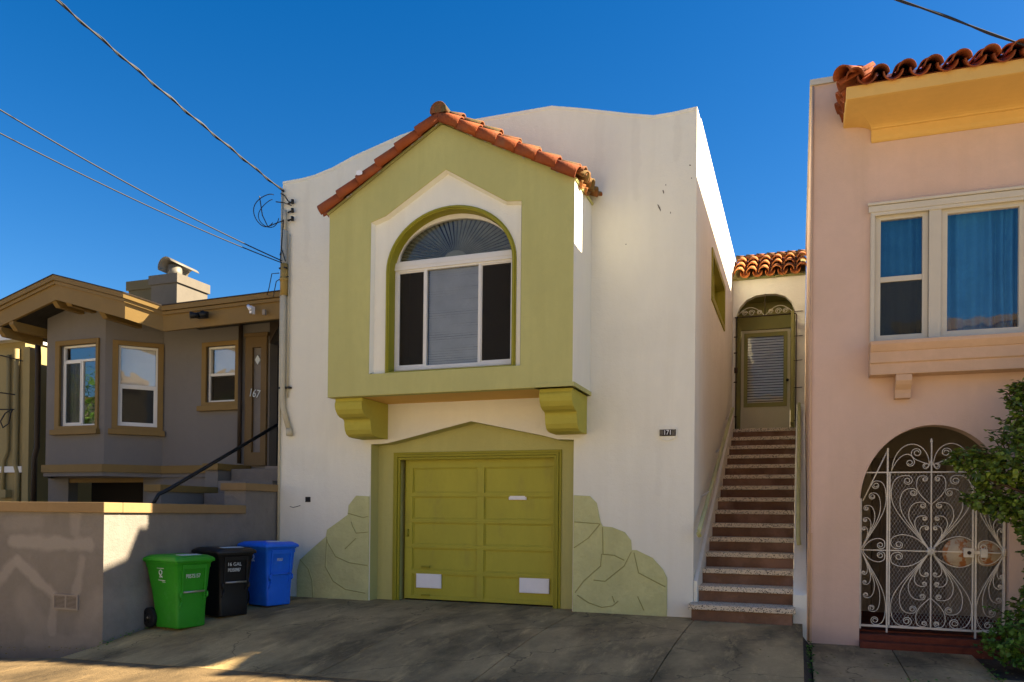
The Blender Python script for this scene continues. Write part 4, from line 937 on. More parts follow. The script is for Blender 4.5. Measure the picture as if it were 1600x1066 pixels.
# main wall plane y=1 with small window, porch niche and basement opening
sm = [(-9.40, 3.06), (-8.80, 3.06), (-8.80, 4.0), (-9.40, 4.0)]
outl = [(-13.0, -.5), (-12.5, -.5), (-12.5, 1.80), (-10.75, 1.80), (-10.75, -.5), (-8.13, -.5), (-8.13, 3.98), (-7.85, 4.42), (-7.2, 4.42), (-7.2, 4.6), (-13.0, 4.6)]
mb = MB(); mb.prism([outl, sm], 1.0, 1.2); 
wl = mb.build('wall', M['grayst'], GH)
# bay: front face with window hole, angled faces
rf = lambda x: 5.0 - .30 * (x + 11.43) if x > -11.43 else 5.0 + .30 * (x + 11.43)
wA = [(-11.97, 2.66), (-11.15, 2.66), (-11.15, 4.05), (-11.97, 4.05)]
mb = MB(); mb.prism([[(ax, 1.84), (bx, 1.84), (bx, 4.55), (-11.43, 4.78), (ax, 4.55)], wA], ay, ay + .14)
# right angled face in its own local frame: u along the face, built then rotated
S = Vector((cx_ - bx, cy_ - by)); SL = S.length
def onB(u, d, z): return (bx + (u + d) / math.sqrt(2) * 1.0 - 0, by + (u - d) / math.sqrt(2), z)   # d: outward
tmp = MB(); tmp.prism([[(0, 1.84), (SL, 1.84), (SL, 4.40), (0, 4.58)], [(.20, 2.66), (.81, 2.66), (.81, 4.03), (.20, 4.03)]], 0, .12)
mb.add([onB(v[0], -v[1], v[2]) for v in tmp.v], tmp.f)
poly_wall(mb, [(-12.94, 1.0), (ax, ay)], 1.84, lambda x, y: 4.5)
mb.add([(-12.94, 1.0, 1.85), (ax, ay, 1.85), (bx, by, 1.85), (cx_, cy_, 1.85)], [(0, 1, 2, 3)])
mb.build('bay_wall', M['grayst'], GH)
def off(p, d):  # plan offset of the bay outline outward
    return p
base = [(-12.98, .99), (ax - .01, ay - .02), (bx + .01, by - .02), (cx_ + .015, .98), (-8.55, .98)]
def belt(name, z0, z1, d, m, pts=base):
    mb = MB()
    P = [(-12.94 - d, 1.0), (ax - d * .41, ay - d), (bx + d * .41, by - d), (cx_ + d * .41, 1.0 - d), (-8.6, 1.0 - d)]
    for (xa, ya), (xb, yb) in zip(P[:-1], P[1:]):
        dd = Vector((xb - xa, yb - ya)).normalized(); nx, ny = -dd.y * (d + .0), dd.x * (d + .0)
        mb.add([(xa, ya, z0), (xb, yb, z0), (xb, yb, z1), (xa, ya, z1), (xa + nx, ya + ny, z0), (xb + nx, yb + ny, z0), (xb + nx, yb + ny, z1), (xa + nx, ya + ny, z1)],
               [(0, 1, 2, 3), (7, 6, 5, 4), (0, 4, 5, 1), (3, 2, 6, 7)])
    return mb.build(name, m, GH)
belt('belt_moulding', 1.87, 2.0, .06, M['brown']); belt('belt_moulding', 1.80, 1.868, .03, M['grayst'])
mb = MB(); mb.box(-12.5, -10.75, 1.02, 1.06, 1.72, 1.80); mb.build('lintel', M['brown'], GH)
mb = MB(); mb.box(-12.5, -10.75, 1.5, 1.55, -.5, 1.8); mb.build('basement_void', M['dark'], GH)
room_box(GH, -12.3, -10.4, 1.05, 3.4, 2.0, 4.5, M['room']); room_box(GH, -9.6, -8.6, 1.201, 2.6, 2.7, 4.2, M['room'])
# window A (sliders under a transom)
def casing(parent, x0, x1, z0, z1, y, m, w=.1, t=.035, sill=True, wr=None):
    wr = w if wr is None else wr
    mb = MB(); mb.prism([[(x0 - w, z0 - .06), (x1 + wr, z0 - .06), (x1 + wr, z1 + w * .8), (x0 - w, z1 + w * .8)], [(x0, z0), (x1, z0), (x1, z1), (x0, z1)]], y - t, y + .02)
    mb.box(x0 - w - .05, x1 + wr + .03, y - t - .05, y + .01, z0 - .15, z0 - .062)
    return mb
c = casing(GH, -11.97, -11.15, 2.66, 4.05, ay, M['brown'], wr=.06).build('window_casing', M['brown'], GH, .004)
wA_ = window_unit(GH, -11.97, -11.15, 2.66, 4.05, ay + .05, M['white'], M['g_gray'], .035, .06, (), (3.79,), .04, 'transom_window')
mb = MB(); mb.box(-11.56, -11.525, ay + .056, ay + .1, 2.70, 3.77); mb.prism([[(-11.935, 2.695), (-11.56, 2.695), (-11.56, 3.77), (-11.935, 3.77)], [(-11.905, 2.725), (-11.575, 2.725), (-11.575, 3.745), (-11.905, 3.745)]], ay + .045, ay + .07); mb.build('slider_sash', M['white'], wA_, .003)
mb = MB(); mb.quad((-11.91, ay + .06, 2.72), (-11.57, ay + .06, 2.72), (-11.57, ay + .06, 3.75), (-11.91, ay + .06, 3.75)); mb.build('insect_screen', M['bug2'], wA_)
curtain(wA_, -11.96, -11.72, 2.66, 3.8, ay + .2, M['blind'], .02, .09)
# window B on the angled face: built in the face's frame
def spin(o):
    for v in o.data.vertices:
        u, d, z = v.co; v.co = onB(u, -d, z)
    return o
NB = Vector((10, -1, 0))
def place_spin(mbx, name, m, parent, bev=0.):
    mbx.v = [onB(v[0], -v[1], v[2]) for v in mbx.v]; return mbx.build(name, m, parent, bev)
cb = casing(GH, .20, .81, 2.66, 4.03, 0, M['brown'], .09); place_spin(cb, 'window_casing', M['brown'], GH, .004)
mb = MB(); mb.prism([[(.20, 2.66), (.81, 2.66), (.81, 4.03), (.20, 4.03)], [(.235, 2.70), (.775, 2.70), (.775, 3.99), (.235, 3.99)]], .03, .09); mb.box(.235, .775, .034, .086, 3.32, 3.37); mb.prism([[(.235, 2.7), (.775, 2.7), (.775, 3.32), (.235, 3.32)], [(.262, 2.73), (.748, 2.73), (.748, 3.30), (.262, 3.30)]], .04, .07)
wB = place_spin(mb, 'sash_window', M['white'], GH, .003)
mb = MB(); mb.quad((.255, .05, 2.72), (.755, .05, 2.72), (.755, .05, 3.31), (.255, .05, 3.31)); place_spin(mb, 'insect_screen', M['bug'], wB)
mb = MB(); mb.quad((.22, .055, 2.68), (.79, .055, 2.68), (.79, .055, 4.0), (.22, .055, 4.0)); place_spin(mb, 'pane', M['g_gray'], wB)
mb = MB(); z = 3.36
while z < 4.0: mb.add([(.24, .115, z), (.77, .115, z), (.77, .10, z + .036), (.24, .10, z + .036)], [(0, 1, 2, 3)]); z += .037
place_spin(mb, 'blind', M['blind'], wB)
# small window
casing(GH, -9.40, -8.80, 3.06, 4.0, 1.0, M['brown'], .09).build('window_casing', M['brown'], GH, .004)
wS = window_unit(GH, -9.40, -8.80, 3.06, 4.0, 1.04, M['white'], M['g_gray'], .035, .07, (), (3.53,), .045, 'sash_window')
mb = MB(); mb.quad((-9.36, 1.06, 3.1), (-8.84, 1.06, 3.1), (-8.84, 1.06, 3.51), (-9.36, 1.06, 3.51)); mb.build('insect_screen', M['bug'], wS)
mb = MB(); z = 3.5
while z < 3.98: mb.add([(-9.36, 1.14, z), (-8.84, 1.14, z), (-8.84, 1.125, z + .035), (-9.36, 1.125, z + .035)], [(0, 1, 2, 3)]); z += .036
mb.build('blind', M['blind'], wS)
# entry: panel with diamond and 167, dark doorway, downpipe, lights
mb = MB(); mb.prism([[(-8.58, 1.98), (-8.16, 1.98), (-8.16, 4.10), (-8.58, 4.10)], [(-8.44, 2.2), (-8.27, 2.2), (-8.27, 3.92), (-8.44, 3.92)]], .95, .999); mb.box(-8.6, -8.14, .94, .999, 4.10, 4.16); mb.build('entry_post', M['entrybrown'], GH, .004)
d = .05
mb = MB(); mb.prism([(-8.355, 3.80), (-8.30, 3.72), (-8.355, 3.64), (-8.41, 3.72)], .975, .999); mb.build('diamond_light', M['sticker'], GH)
text_part('house_number', '167', .19, M['sticker'], GH, Matrix.Translation(Vector((-8.385, .944, 3.16))) @ FACE_STREET @ Matrix.Rotation(R(-12), 4, 'Z'), squeeze=.78)
mb = MB(); mb.box(-8.13, -7.2, 2.0, 2.05, 1.9, 4.5); mb.box(-8.15, -8.13, 1.2, 2.05, 1.9, 4.5); mb.build('dark_doorway', M['dark'], GH)
mb = MB(); mb.prism([(-8.13, 3.98), (-7.85, 4.42), (-8.13, 4.42)], .985, 1.3); mb.build('door_arch', M['dkbrown'], GH)
mb = MB(); mb.tube([(-8.66, .93, 4.35), (-8.66, .93, 2.02)], .035, 8); mb.tube([(-8.66, .93, 4.5), (-8.66, .8, 4.42), (-8.66, .93, 4.3)], .035, 8); mb.build('downpipe', M['dkbrown'], GH)
# fascia and roof
P_L, P_P, P_Q, P_R, P_S = (-13.28, -.2, 4.52), (-11.43, -.2, 5.02), (-9.96, -.2, 4.60), (-9.57, .19, 4.46), (-7.19, .19, 4.50)
def fasc(off_, dz, h, t): return [(p[0] + (0 if i < 2 else off_ * .3), p[1] - off_, p[2] + dz) for i, p in enumerate((P_L, P_P, P_Q, P_R, P_S))]
mb = MB(); mb.ribbon(fasc(.0, 0, 0, 0), .36, .05); mb.build('fascia', M['brown'], GH)
mb = MB(); mb.ribbon(fasc(.055, .03, 0, 0), .075, .05); mb.ribbon(fasc(.03, -.055, 0, 0), .05, .028); mb.build('crown_moulding', M['brown'], GH)
mb = MB(); mb.ribbon(fasc(.065, .048, 0, 0), .016, .08); mb.build('drip_edge', M['dkbrown'], GH)
tp = lambda p, dy, dz: (p[0], p[1] + dy, p[2] + dz)
fr_ = [P_L, P_P, P_Q, P_R, P_S]; BYD = 9.
mb = MB()
T = [tp(p, .04, .03) for p in fr_]; B = [tp(p, .05, -.16) for p in fr_]
bk = lambda p: (p[0], BYD, p[2])
vs = T + [bk(p) for p in T]
for a, b in ((0, 1), (1, 2), (2, 3), (3, 4)):
    mb.add([T[a], T[b], bk(T[b]), bk(T[a])], [(0, 1, 2), (0, 2, 3)]); mb.add([B[a], B[b], bk(B[b]), bk(B[a])], [(0, 2, 1), (0, 3, 2)])
mb.build('roof', M['roofing'], GH)
for x, z in ((-11.55, 4.56), (-11.28, 4.56), (-10.52, 4.30), (-12.78, 4.16), (-12.5, 4.24)):
    mb = MB(); mb.prism([(.6, z), (.6, z + .15), (-.19, z + .15), (-.19, z + .09), (-.10, z)], x, x + .1, 'yz'); mb.build('rafter_tail', M['brown'], GH, .004)
# chimneys, seen above the roof
def chimney(x0, x1, y0, y1, z0, z1, m, cowl):
    mb = MB(); mb.box(x0, x1, y0, y1, z0, z1 - .2); mb.box(x0 - .04, x1 + .04, y0 - .04, y1 + .04, z1 - .2, z1); ch = mb.build('chimney', m, GH, .006)
    if cowl:
        cx, cy = (x0 + x1) / 2 - .05, (y0 + y1) / 2 - .1
        b = MB(); b.tube([(cx, cy, z1), (cx, cy, z1 + .30)], .15, 16); b.build('flue', M['cowl'], ch)
        b = MB(); barrel(b, (cx + .05, cy + .50, z1 + .17), (cx, cy - .30, z1 + .22), (-.45, 0, 1), .19, .20, 0, 14, .010, 175); b.build('cowl', M['cowl'], ch)
chimney(-13.12, -12.42, 3.5, 4.42, 4.3, 6.27, M['chim'], True)
chimney(-13.85, -13.17, 3.6, 4.3, 4.3, 6.24, M['chim2'], False)
mb = MB(); mb.box(-8.80, -8.62, .08, .13, 4.22, 4.32); mb.tube([(-8.68, .1, 4.27), (-8.6, -.02, 4.25)], [.035, .055], 8); mb.tube([(-8.76, .1, 4.27), (-8.84, -.02, 4.25)], [.035, .055], 8); mb.build('flood_light', M['black'], GH)
mb = MB(); mb.tube([(-7.85, .1, 4.34), (-7.75, .02, 4.27)], .028, 8); mb.box(-7.80, -7.76, .06, .14, 4.22, 4.33); mb.build('security_camera', M['whiteplate'], GH); mb = MB(); mb.box(-7.6, -7.55, .1, .14, 4.19, 4.27); mb.build('sensor_box', M['patch'], GH, .004)
# entry stair with stepped cheek walls and iron rail
mb = MB()
for i in range(6): mb.box(-8.46, -7.45, -1.0 + i * .3, 1.0, .7 + i * .2, .9 + i * .2 if i < 5 else 1.9)
mb.box(-8.46, -7.45, -2.6, -1.0, -.3, .72); mb.build('entry_steps', M['graywall'], GH)
mb = MB(); mb.box(-8.03, -7.4, .78, 1.2, 1.9, 1.96); mb.build('door_sill', M['patch'], GH, .004)
mb = MB(); mb.box(-8.74, -8.5, -.92, .22, -.4, 1.5); mb.box(-8.74, -8.5, .24, 1.0, -.4, 1.87); mb.build('cheek_wall', M['grayst'], GH)
mb = MB(); mb.box(-8.77, -8.47, -.96, .22, 1.5, 1.6); mb.box(-8.77, -8.47, .20, .998, 1.87, 1.975); mb.build('cheek_cap', M['brown'], GH, .004)
mb = MB(); mb.tube([(-7.80, -1.78, 1.30), (-7.78, -1.70, 1.44), (-7.75, -1.58, 1.50), (-7.75, .95, 2.72)], .026, 8); mb.build('stair_rail', M['black'], GH)

# ---------------------------------------------------------------- beige house at the far left
BH = thing('beige_house', 'beige stucco house beyond the gray bungalow, with pipes down its corner', 'house', (-16, 1.2, 0))
mb = MB(); mb.box(-20, -13.95, 1.25, 8, -.6, 4.45); mb.build('wall', M['beige'], BH)
mb = MB(); mb.box(-20, -13.93, 1.19, 1.249, 1.93, 2.05); mb.build('belt_moulding', M['white'], BH, .004)
mb = MB(); mb.prism([(1.0, 4.45), (1.0, 4.6), (8, 4.6), (8, 4.45)], -20, -13.9, 'yz'); mb.box(-20, -13.9, .95, 1.0, 4.42, 4.62); mb.build('roof', M['white'], BH)
mb = MB(); mb.box(-13.80, -13.64, 1.1, 1.3, -.5, 4.3); mb.build('corner_pier', M['beige'], BH, .004)
mb = MB(); mb.tube([(-14.32, 1.2, 4.2), (-14.32, 1.2, 2.35), (-14.42, 1.2, 2.15), (-14.42, 1.2, 1.5)], .035, 8); mb.tube([(-14.1, 1.2, 4.3), (-14.1, 1.2, 2.1), (-14.04, 1.2, 1.95), (-14.04, 1.2, 1.0)], .05, 8); mb.box(-14.5, -14.25, 1.12, 1.25, 1.45, 1.6); mb.build('pipe', M['beige'], BH)
mb = MB(); mb.tube([(-13.45, 1.1, 4.5), (-13.42, 1.1, 4.1), (-13.42, 1.1, 2.4), (-13.48, 1.1, 2.2), (-13.48, 1.1, 1.0)], .05, 8); mb.tube([(-13.3, 1.3, 4.4), (-13.3, 1.3, 1.0)], .04, 8); mb.build('drain_pipe', M['dkbrown'], BH)
mb = MB(); mb.tube([(-14.08, 1.05, 3.1), (-14.2, 1.05, 3.05), (-14.32, 1.05, 2.9), (-14.25, 1.05, 2.78), (-14.1, 1.05, 2.85), (-14.05, 1.05, 3.05), (-14.0, 1.05, 3.12)], .012, 6); mb.build('cable_loop', M['cable'], BH)
for i, (a, b_, s_, lb) in enumerate((((-13.98, 1.08, 3.4), (-17.5, -4.8, 4.35), .15, 'thin cable rising from the middle of the beige house pipes'), ((-14.0, 1.08, 3.12), (-18.5, -1.5, 3.15), .05, 'thin level cable ending in a loop on the beige house'), ((-13.75, 1.05, 4.02), (-17.2, -4.8, 5.9), .2, 'thin cable passing under the eave of the gray bungalow'))):
    mb = MB(); A, B_ = Vector(a), Vector(b_)
    mb.tube([A.lerp(B_, t) - Vector((0, 0, s_ * 4 * t * (1 - t))) for t in [k / 16 for k in range(17)]], .012, 5)
    tag(mb.build('service_cable', M['cable']), lb, 'cable', 'service cables of the beige house')

# ---------------------------------------------------------------- front wall
FW = thing('retaining_wall', 'patched gray stucco garden wall with brown cap beside the wheelie bins', 'wall', (-8.5, -3, -.3))
mb = MB(); mb.prism([(-15.2, -.95), (-7.2, -.55), (-7.2, 1.2), (-15.2, 1.2)], -3.08, -2.9); mb.box(-7.38, -7.2, -2.9, -.02, -.6, 1.2); mb.box(-7.56, -7.201, -.72, -.02, 1.2, 1.52)
mb.build('wall', M['graywall'], FW)
mb = MB(); mb.box(-15.2, -7.16, -3.12, -2.86, 1.2, 1.315); mb.box(-7.42, -7.16, -2.86, -.75, 1.2, 1.315); mb.box(-7.6, -7.165, -.76, -.015, 1.52, 1.625); mb.build('wall_cap', M['cap'], FW, .008)
mb = MB(); mb.prism([[(-7.92, .105), (-7.55, .105), (-7.55, .275), (-7.92, .275)], [(-7.90, .125), (-7.57, .125), (-7.57, .255), (-7.90, .255)]], -3.1, -3.081)
for k in range(9): mb.box(-7.9, -7.57, -3.094, -3.084, .13 + k * .014, .137 + k * .014)
mb.box(-7.745, -7.725, -3.098, -3.081, .125, .255)
vt = mb.build('vent', M['patch'], FW); mb = MB(); mb.box(-7.91, -7.56, -3.085, -3.0805, .115, .265); mb.build('vent_hole', M['dkbrown'], vt)
# ---------------------------------------------------------------- bins
def rrect(x0, x1, y0, y1, r, n=4):
    o = []
    for cx, cy, a in ((x1 - r, y1 - r, 0), (x0 + r, y1 - r, 90), (x0 + r, y0 + r, 180), (x1 - r, y0 + r, 270)):
        o += [(cx + r * math.cos(R(a + 90 * k / n)), cy + r * math.sin(R(a + 90 * k / n))) for k in range(n + 1)]
    return o
def loft(mb, rings, mi=0, cap0=True, cap1=True):
    n = len(rings[0]); vs = [p for r in rings for p in r]; fs = []
    for i in range(len(rings) - 1):
        for k in range(n): l = (k + 1) % n; fs.append((i * n + k, i * n + l, (i + 1) * n + l, (i + 1) * n + k))
    if cap0: fs.append(tuple(reversed(range(n))))
    if cap1: fs.append(tuple((len(rings) - 1) * n + k for k in range(n)))
    mb.add(vs, fs, mi, True)
def make_bin(label, m, loc, rz, front_txt, side_mark, bar_m, loops):
    e = thing('wheelie_bin', label, 'bin', (0, 0, 0), 'wheelie bins against the gray wall')
    # origin at front-bottom centre; front faces +x
    ring = lambda x0, x1, w, z, r: [(x, y, z) for x, y in rrect(x0, x1, -w, w, r)]
    mb = MB()
    loft(mb, [ring(-.40, -.005, .188, .012, .03), ring(-.405, .0, .193, .03, .035), ring(-.42, .0, .198, .18, .035), ring(-.475, .012, .212, .44, .035), ring(-.478, .016, .216, .455, .035), ring(-.53, .03, .232, .66, .035), ring(-.535, .036, .240, .668, .035), ring(-.545, .036, .243, .715, .035), ring(-.55, .045, .253, .72, .035), ring(-.55, .045, .253, .735, .035)])
    body = mb.build('body', m, e, .0)
    mb = MB()   # raised frame of the front pocket (deeper panel between two uprights)
    for y in (-.15, .15): mb.add([(.0, y - .012, .30), (.0, y + .012, .30), (.034, y + .012, .70), (.034, y - .012, .70), (.018, y - .012, .30), (.018, y + .012, .30), (.05, y + .012, .70), (.05, y - .012, .70)], [(4, 5, 6, 7), (0, 4, 7, 3), (1, 2, 6, 5), (0, 1, 5, 4), (3, 7, 6, 2)])
    mb.add([(.028, -.15, .655), (.028, .15, .655), (.034, .15, .70), (.034, -.15, .70), (.044, -.15, .655), (.044, .15, .655), (.05, .15, .70), (.05, -.15, .70)], [(4, 5, 6, 7), (0, 1, 5, 4), (3, 7, 6, 2)])
    mb.tube([(.02, -.168, .33), (.035, -.18, .35), (.03, -.18, .40)], .012, 6); mb.tube([(.02, .168, .33), (.035, .18, .35), (.03, .18, .40)], .012, 6)
    mb.tube([(.018, -.15, .30), (.012, -.165, .26), (.008, -.18, .235)], .010, 6)
    mb.build('front_frame', m, body)
    mb = MB(); mb.tube([(.034, -.14, .405), (.034, .14, .405)], .011, 8); mb.build('lift_bar', bar_m, e)
    # lid: domed, hinged at the rear, over the rim
    mb = MB()
    lr = lambda x0, x1, w, z, r, sl=.0: [(x, y, z + sl * (x + .25)) for x, y in rrect(x0, x1, -w, w, r)]
    loft(mb, [lr(-.555, .068, .268, .733, .03), lr(-.56, .072, .272, .74, .03), lr(-.56, .072, .272, .762, .03), lr(-.545, .058, .258, .778, .04), lr(-.50, .02, .222, .80, .06), lr(-.42, -.06, .17, .806, .06)])
    lid = mb.build('lid', m, e)
    mb = MB(); z = .795
    mb.add([(-.14, -.13, .8035), (-.02, -.13, .7965), (-.02, .13, .7965), (-.14, .13, .8035)], [(0, 1, 2, 3)]); 
    vs = [(-.10, -.15, .812), (-.005, -.15, .8035), (-.005, .13, .8035), (-.10, .13, .812), (-.10, -.15, .80), (-.005, -.15, .79), (-.005, .13, .79), (-.10, .13, .80)]
    mb2 = MB(); mb2.add(vs, [(0, 1, 2, 3), (0, 1, 5, 4), (1, 2, 6, 5), (2, 3, 7, 6), (3, 0, 4, 7)]); mb2.build('lid_sticker', M['sticker'], lid)
    mb = MB(); mb.tube([(-.55, -.19, .74), (-.60, -.19, .75), (-.62, -.17, .752), (-.62, .17, .752), (-.60, .19, .75), (-.55, .19, .74)], .014, 8); mb.build('handle', m, e)
    for y in (-.215, .215):
        mb = MB(); mb.tube([(-.47, y - .025, .11), (-.47, y - .02, .11), (-.47, y + .02, .11), (-.47, y + .025, .11)], [.095, .11, .11, .095], 20); w = mb.build('wheel', M['rubber'], e)
        mb = MB(); s_ = -1 if y < 0 else 1; mb.tube([(-.47, y + s_ * .026, .11), (-.47, y + s_ * .03, .11)], .05, 14); mb.build('rim', M['blackpl'], w)
        mb = MB(); mb.tube([(-.47, y + s_ * .03, .11), (-.47, y + s_ * .036, .11)], .010, 8); mb.build('hub', M['galv'], w)
    mb = MB(); mb.tube([(-.47, -.19, .11), (-.47, .19, .11)], .012, 8); mb.build('axle', M['galv'], e)
    FX = Matrix.Rotation(R(90), 4, 'Z') @ FACE_STREET
    tilt = Matrix.Rotation(R(4.5), 4, 'Y')
    for t, sz, z, sq, yy in front_txt: text_part('stencil_text', t, sz, M['sticker'], body, Matrix.Translation(Vector((.014 + .075 * (z - .44) + .003, yy, z))) @ tilt @ FX, .002, sq)
    if side_mark:
        mb = MB(); Y = lambda z: -(.212 + (z - .44) * .09) - .003
        if side_mark > 1:
            mb.add([(-.33, Y(.665), .665), (-.2, Y(.662), .662), (-.2, Y(.656), .656), (-.33, Y(.659), .659)], [(0, 1, 2, 3)])
            mb.add([(-.31, Y(.535), .535), (-.185, Y(.53), .53), (-.185, Y(.522), .522), (-.31, Y(.527), .527)], [(0, 1, 2, 3)])
            mb.add([(-.24, Y(.515), .515), (-.185, Y(.513), .513), (-.185, Y(.507), .507), (-.24, Y(.509), .509)], [(0, 1, 2, 3)])
        pts = [(-.262 + .026 * math.cos(t), Y(.62), .615 + .026 * math.sin(t)) for t in [k * math.pi / 6 for k in range(12)]]
        mb.tube(pts, .005, 5, closed=True)
        mb.tube([(-.272, Y(.59), .585), (-.235, Y(.56), .56)], .006, 5); mb.tube([(-.272, Y(.6), .6), (-.275, Y(.56), .555)], .005, 5); mb.tube([(-.285, Y(.57), .565), (-.24, Y(.57), .575)], .005, 5)
        mb.build('recycling_mark', M['sticker'], body)
    e.location = loc; e.rotation_euler = (0, 0, R(rz)); e.scale = (1, 1, 1.06)
    return e
bins = [('bright green wheelie bin with a white code on its front', 'greenpl', (-6.62, -2.36), -10.5, [('P0575157', .062, .575, .78, -.01)], 2, M['galv'], 1),
        ('black wheelie bin marked 16 GAL with a gray lid label', 'blackpl', (-6.54, -1.73), -19, [('16 GAL', .058, .612, 1.05, -.02), ('P0350987', .058, .545, .74, -.02)], 0, M['galv'], 1),
        ('blue wheelie bin between the black bin and the cream house', 'bluepl', (-6.45, -.95), -15, [('P0357', .05, .58, .75, -.02)], 1, M['bluepl'], 1)]
for lb, mk, (x, y), rz, ft, sm_, bm_, _ in bins:
    make_bin(lb, M[mk], (x, y, gz(x - .2, y) + .004), rz, ft, sm_, bm_, _)

# ---------------------------------------------------------------- greenery at the right edge
def leaf(mb, p, n, size, roll):
    n = Vector(n).normalized(); t = n.orthogonal().normalized(); t = (Matrix.Rotation(roll, 3, n) @ t); w = n.cross(t)
    L_, W_ = size, size * .42; p = Vector(p)
    mb.add([p - t * L_ * .5, p - t * L_ * .1 + w * W_ + n * size * .08, p + t * L_ * .5, p - t * L_ * .1 - w * W_ + n * size * .08, p + n * size * -.05], [(0, 1, 4), (1, 2, 4), (2, 3, 4), (3, 0, 4)])
def bush(name, label, base, clumps, per, size, m, stems, cat):
    e = thing(name, label, cat, base)
    mb = MB(); rnd = random.Random(len(clumps) * 13 + 5)
    for (cx, cy, cz, rx, ry, rz_) in clumps:
        cnt = int(per * rx * rz_ * 165)
        for i in range(cnt):
            while True:
                v = Vector((rnd.uniform(-1, 1), rnd.uniform(-1, 1), rnd.uniform(-1, 1)))
                if v.length < 1: break
            if v.length < .45 and rnd.random() < .6: v = v.normalized() * rnd.uniform(.6, 1.05)
            p = Vector((cx + v.x * rx, cy + v.y * ry, cz + v.z * rz_))
            if noise.noise(p * 6.5) < -.12 and rnd.random() < .85: continue
            n = (v + Vector((rnd.uniform(-.8, .8), rnd.uniform(-.8, .8), rnd.uniform(-.2, 1.0)))).normalized()
            leaf(mb, p, n, size * rnd.uniform(.7, 1.35), rnd.uniform(0, 6.28))
    # twigs that reach past the mass with leaves along them
    tw = MB()
    for (cx, cy, cz, rx, ry, rz_) in clumps:
        for i in range(int(14 + 34 * rx)):
            th = rnd.uniform(0, 6.28); ph = rnd.uniform(-.5, 1.2); d = Vector((math.cos(th) * math.cos(ph), math.sin(th) * math.cos(ph), math.sin(ph)))
            a = Vector((cx, cy, cz)) + Vector((d.x * rx, d.y * ry, d.z * rz_)) * .5; b = Vector((cx, cy, cz)) + Vector((d.x * rx, d.y * ry, d.z * rz_)) * rnd.uniform(1.0, 1.42) + Vector((0, 0, .05))
            tw.tube([a, a.lerp(b, .5) + Vector((0, 0, .02)), b], [.006, .004, .002], 4)
            for k in range(9):
                q = a.lerp(b, .4 + .62 * k / 8); leaf(mb, q + Vector((rnd.uniform(-.03, .03), rnd.uniform(-.03, .03), rnd.uniform(-.02, .02))), (rnd.uniform(-.6, .6), rnd.uniform(-.8, .4), 1), size * rnd.uniform(.8, 1.3), rnd.uniform(0, 6.28))
    for s_, r_ in stems: tw.tube(s_, r_, 6)
    mb.build('crown', m, e); tw.build('trunk', M['bark'], e)
    return e
bush('climbing_shrub', 'leafy dark green shrub overhanging the white iron gate', (2.5, -.75, -.23),
     [(2.2, -.62, 2.12, .30, .35, .30), (2.03, -.6, 1.80, .34, .34, .24), (1.80, -.58, 1.70, .22, .26, .16), (1.60, -.58, 1.80, .15, .18, .08), (2.25, -.65, 2.52, .18, .26, .22), (2.42, -.65, 1.9, .42, .4, .7), (2.22, -.6, 1.38, .30, .32, .26), (1.76, -.56, 1.40, .15, .18, .12), (1.95, -.55, 1.32, .16, .18, .13), (2.31, -.6, .95, .18, .22, .30), (2.28, -.55, .62, .15, .18, .22), (2.05, -.6, 2.42, .11, .16, .10), (2.62, -.7, 1.2, .38, .4, 1.1), (2.22, -.62, .35, .2, .22, .22), (2.2, -.62, 1.1, .16, .2, .2)],
     52, .056, M['leaf'], [([(2.5, -.7, -.25), (2.46, -.68, .5), (2.38, -.66, 1.1), (2.3, -.65, 1.6), (2.15, -.64, 2.1)], [.04, .035, .03, .022, .012]), ([(2.38, -.66, 1.1), (2.1, -.62, 1.5), (1.6, -.58, 1.72)], [.024, .016, .008])], 'shrub')
bush('low_shrub', 'bright green low bush at the foot of the pink wall by the gate', (2.25, -.8, -.26),
     [(2.2, -.75, .12, .34, .32, .34), (1.98, -.72, -.02, .26, .26, .2), (2.45, -.85, .15, .4, .35, .42), (2.15, -.95, -.1, .24, .2, .14)],
     60, .05, M['leaf_low'], [([(2.25, -.8, -.27), (2.22, -.78, .2)], [.02, .01])], 'shrub')
# weeds and litter in the seams: uncountable
mb = MB(); rnd = random.Random(3)
for (xc, yc, sx_, sy_, cnt, zf, sz) in ((.1, -.55, .03, .3, 90, zr, .035), (.1, -1.6, .03, .5, 60, zr, .03), (.1, -2.7, .03, .7, 60, zr, .03), (.98, -2.1, .03, .4, 50, zr, .03), (1.1, -2.0, .15, .2, 24, zr, .03), (-7.15, -2.9, .04, .3, 70, gz, .025), (1.75, -1.4, .05, .3, 40, zr, .035)):
    for i in range(cnt):
        x, y = rnd.gauss(xc, sx_), rnd.gauss(yc, sy_)
        if y > -.02: continue
        leaf(mb, (x, y, zf(x, y) + rnd.uniform(.005, .04)), (rnd.uniform(-.7, .7), rnd.uniform(-.7, .7), 1), sz * rnd.uniform(.6, 1.4), rnd.uniform(0, 6))
tag(mb.build('weeds', M['leaf_low']), 'small weeds in the seams of the paving', 'weeds', kind='stuff')
mb = MB()
for i in range(220):
    r_ = rnd.random()
    if r_ < .45: x, y, zf = rnd.uniform(.2, 2.2), -abs(rnd.gauss(0, 1.2)) - .1, zr
    elif r_ < .75: x, y, zf = rnd.uniform(-7.1, .0), -abs(rnd.gauss(0, 1.6)) - .1, gz
    else: x, y, zf = rnd.uniform(-9, -6.8), -3.2 - abs(rnd.gauss(0, .15)), gz
    leaf(mb, (x, y, zf(x, y) + .008), (rnd.uniform(-.3, .3), rnd.uniform(-.3, .3), 1), rnd.uniform(.012, .04), rnd.uniform(0, 6))
tag(mb.build('leaf_litter', M['dryleaf']), 'scattered dry leaves and crumbs on the paving', 'litter', kind='stuff')

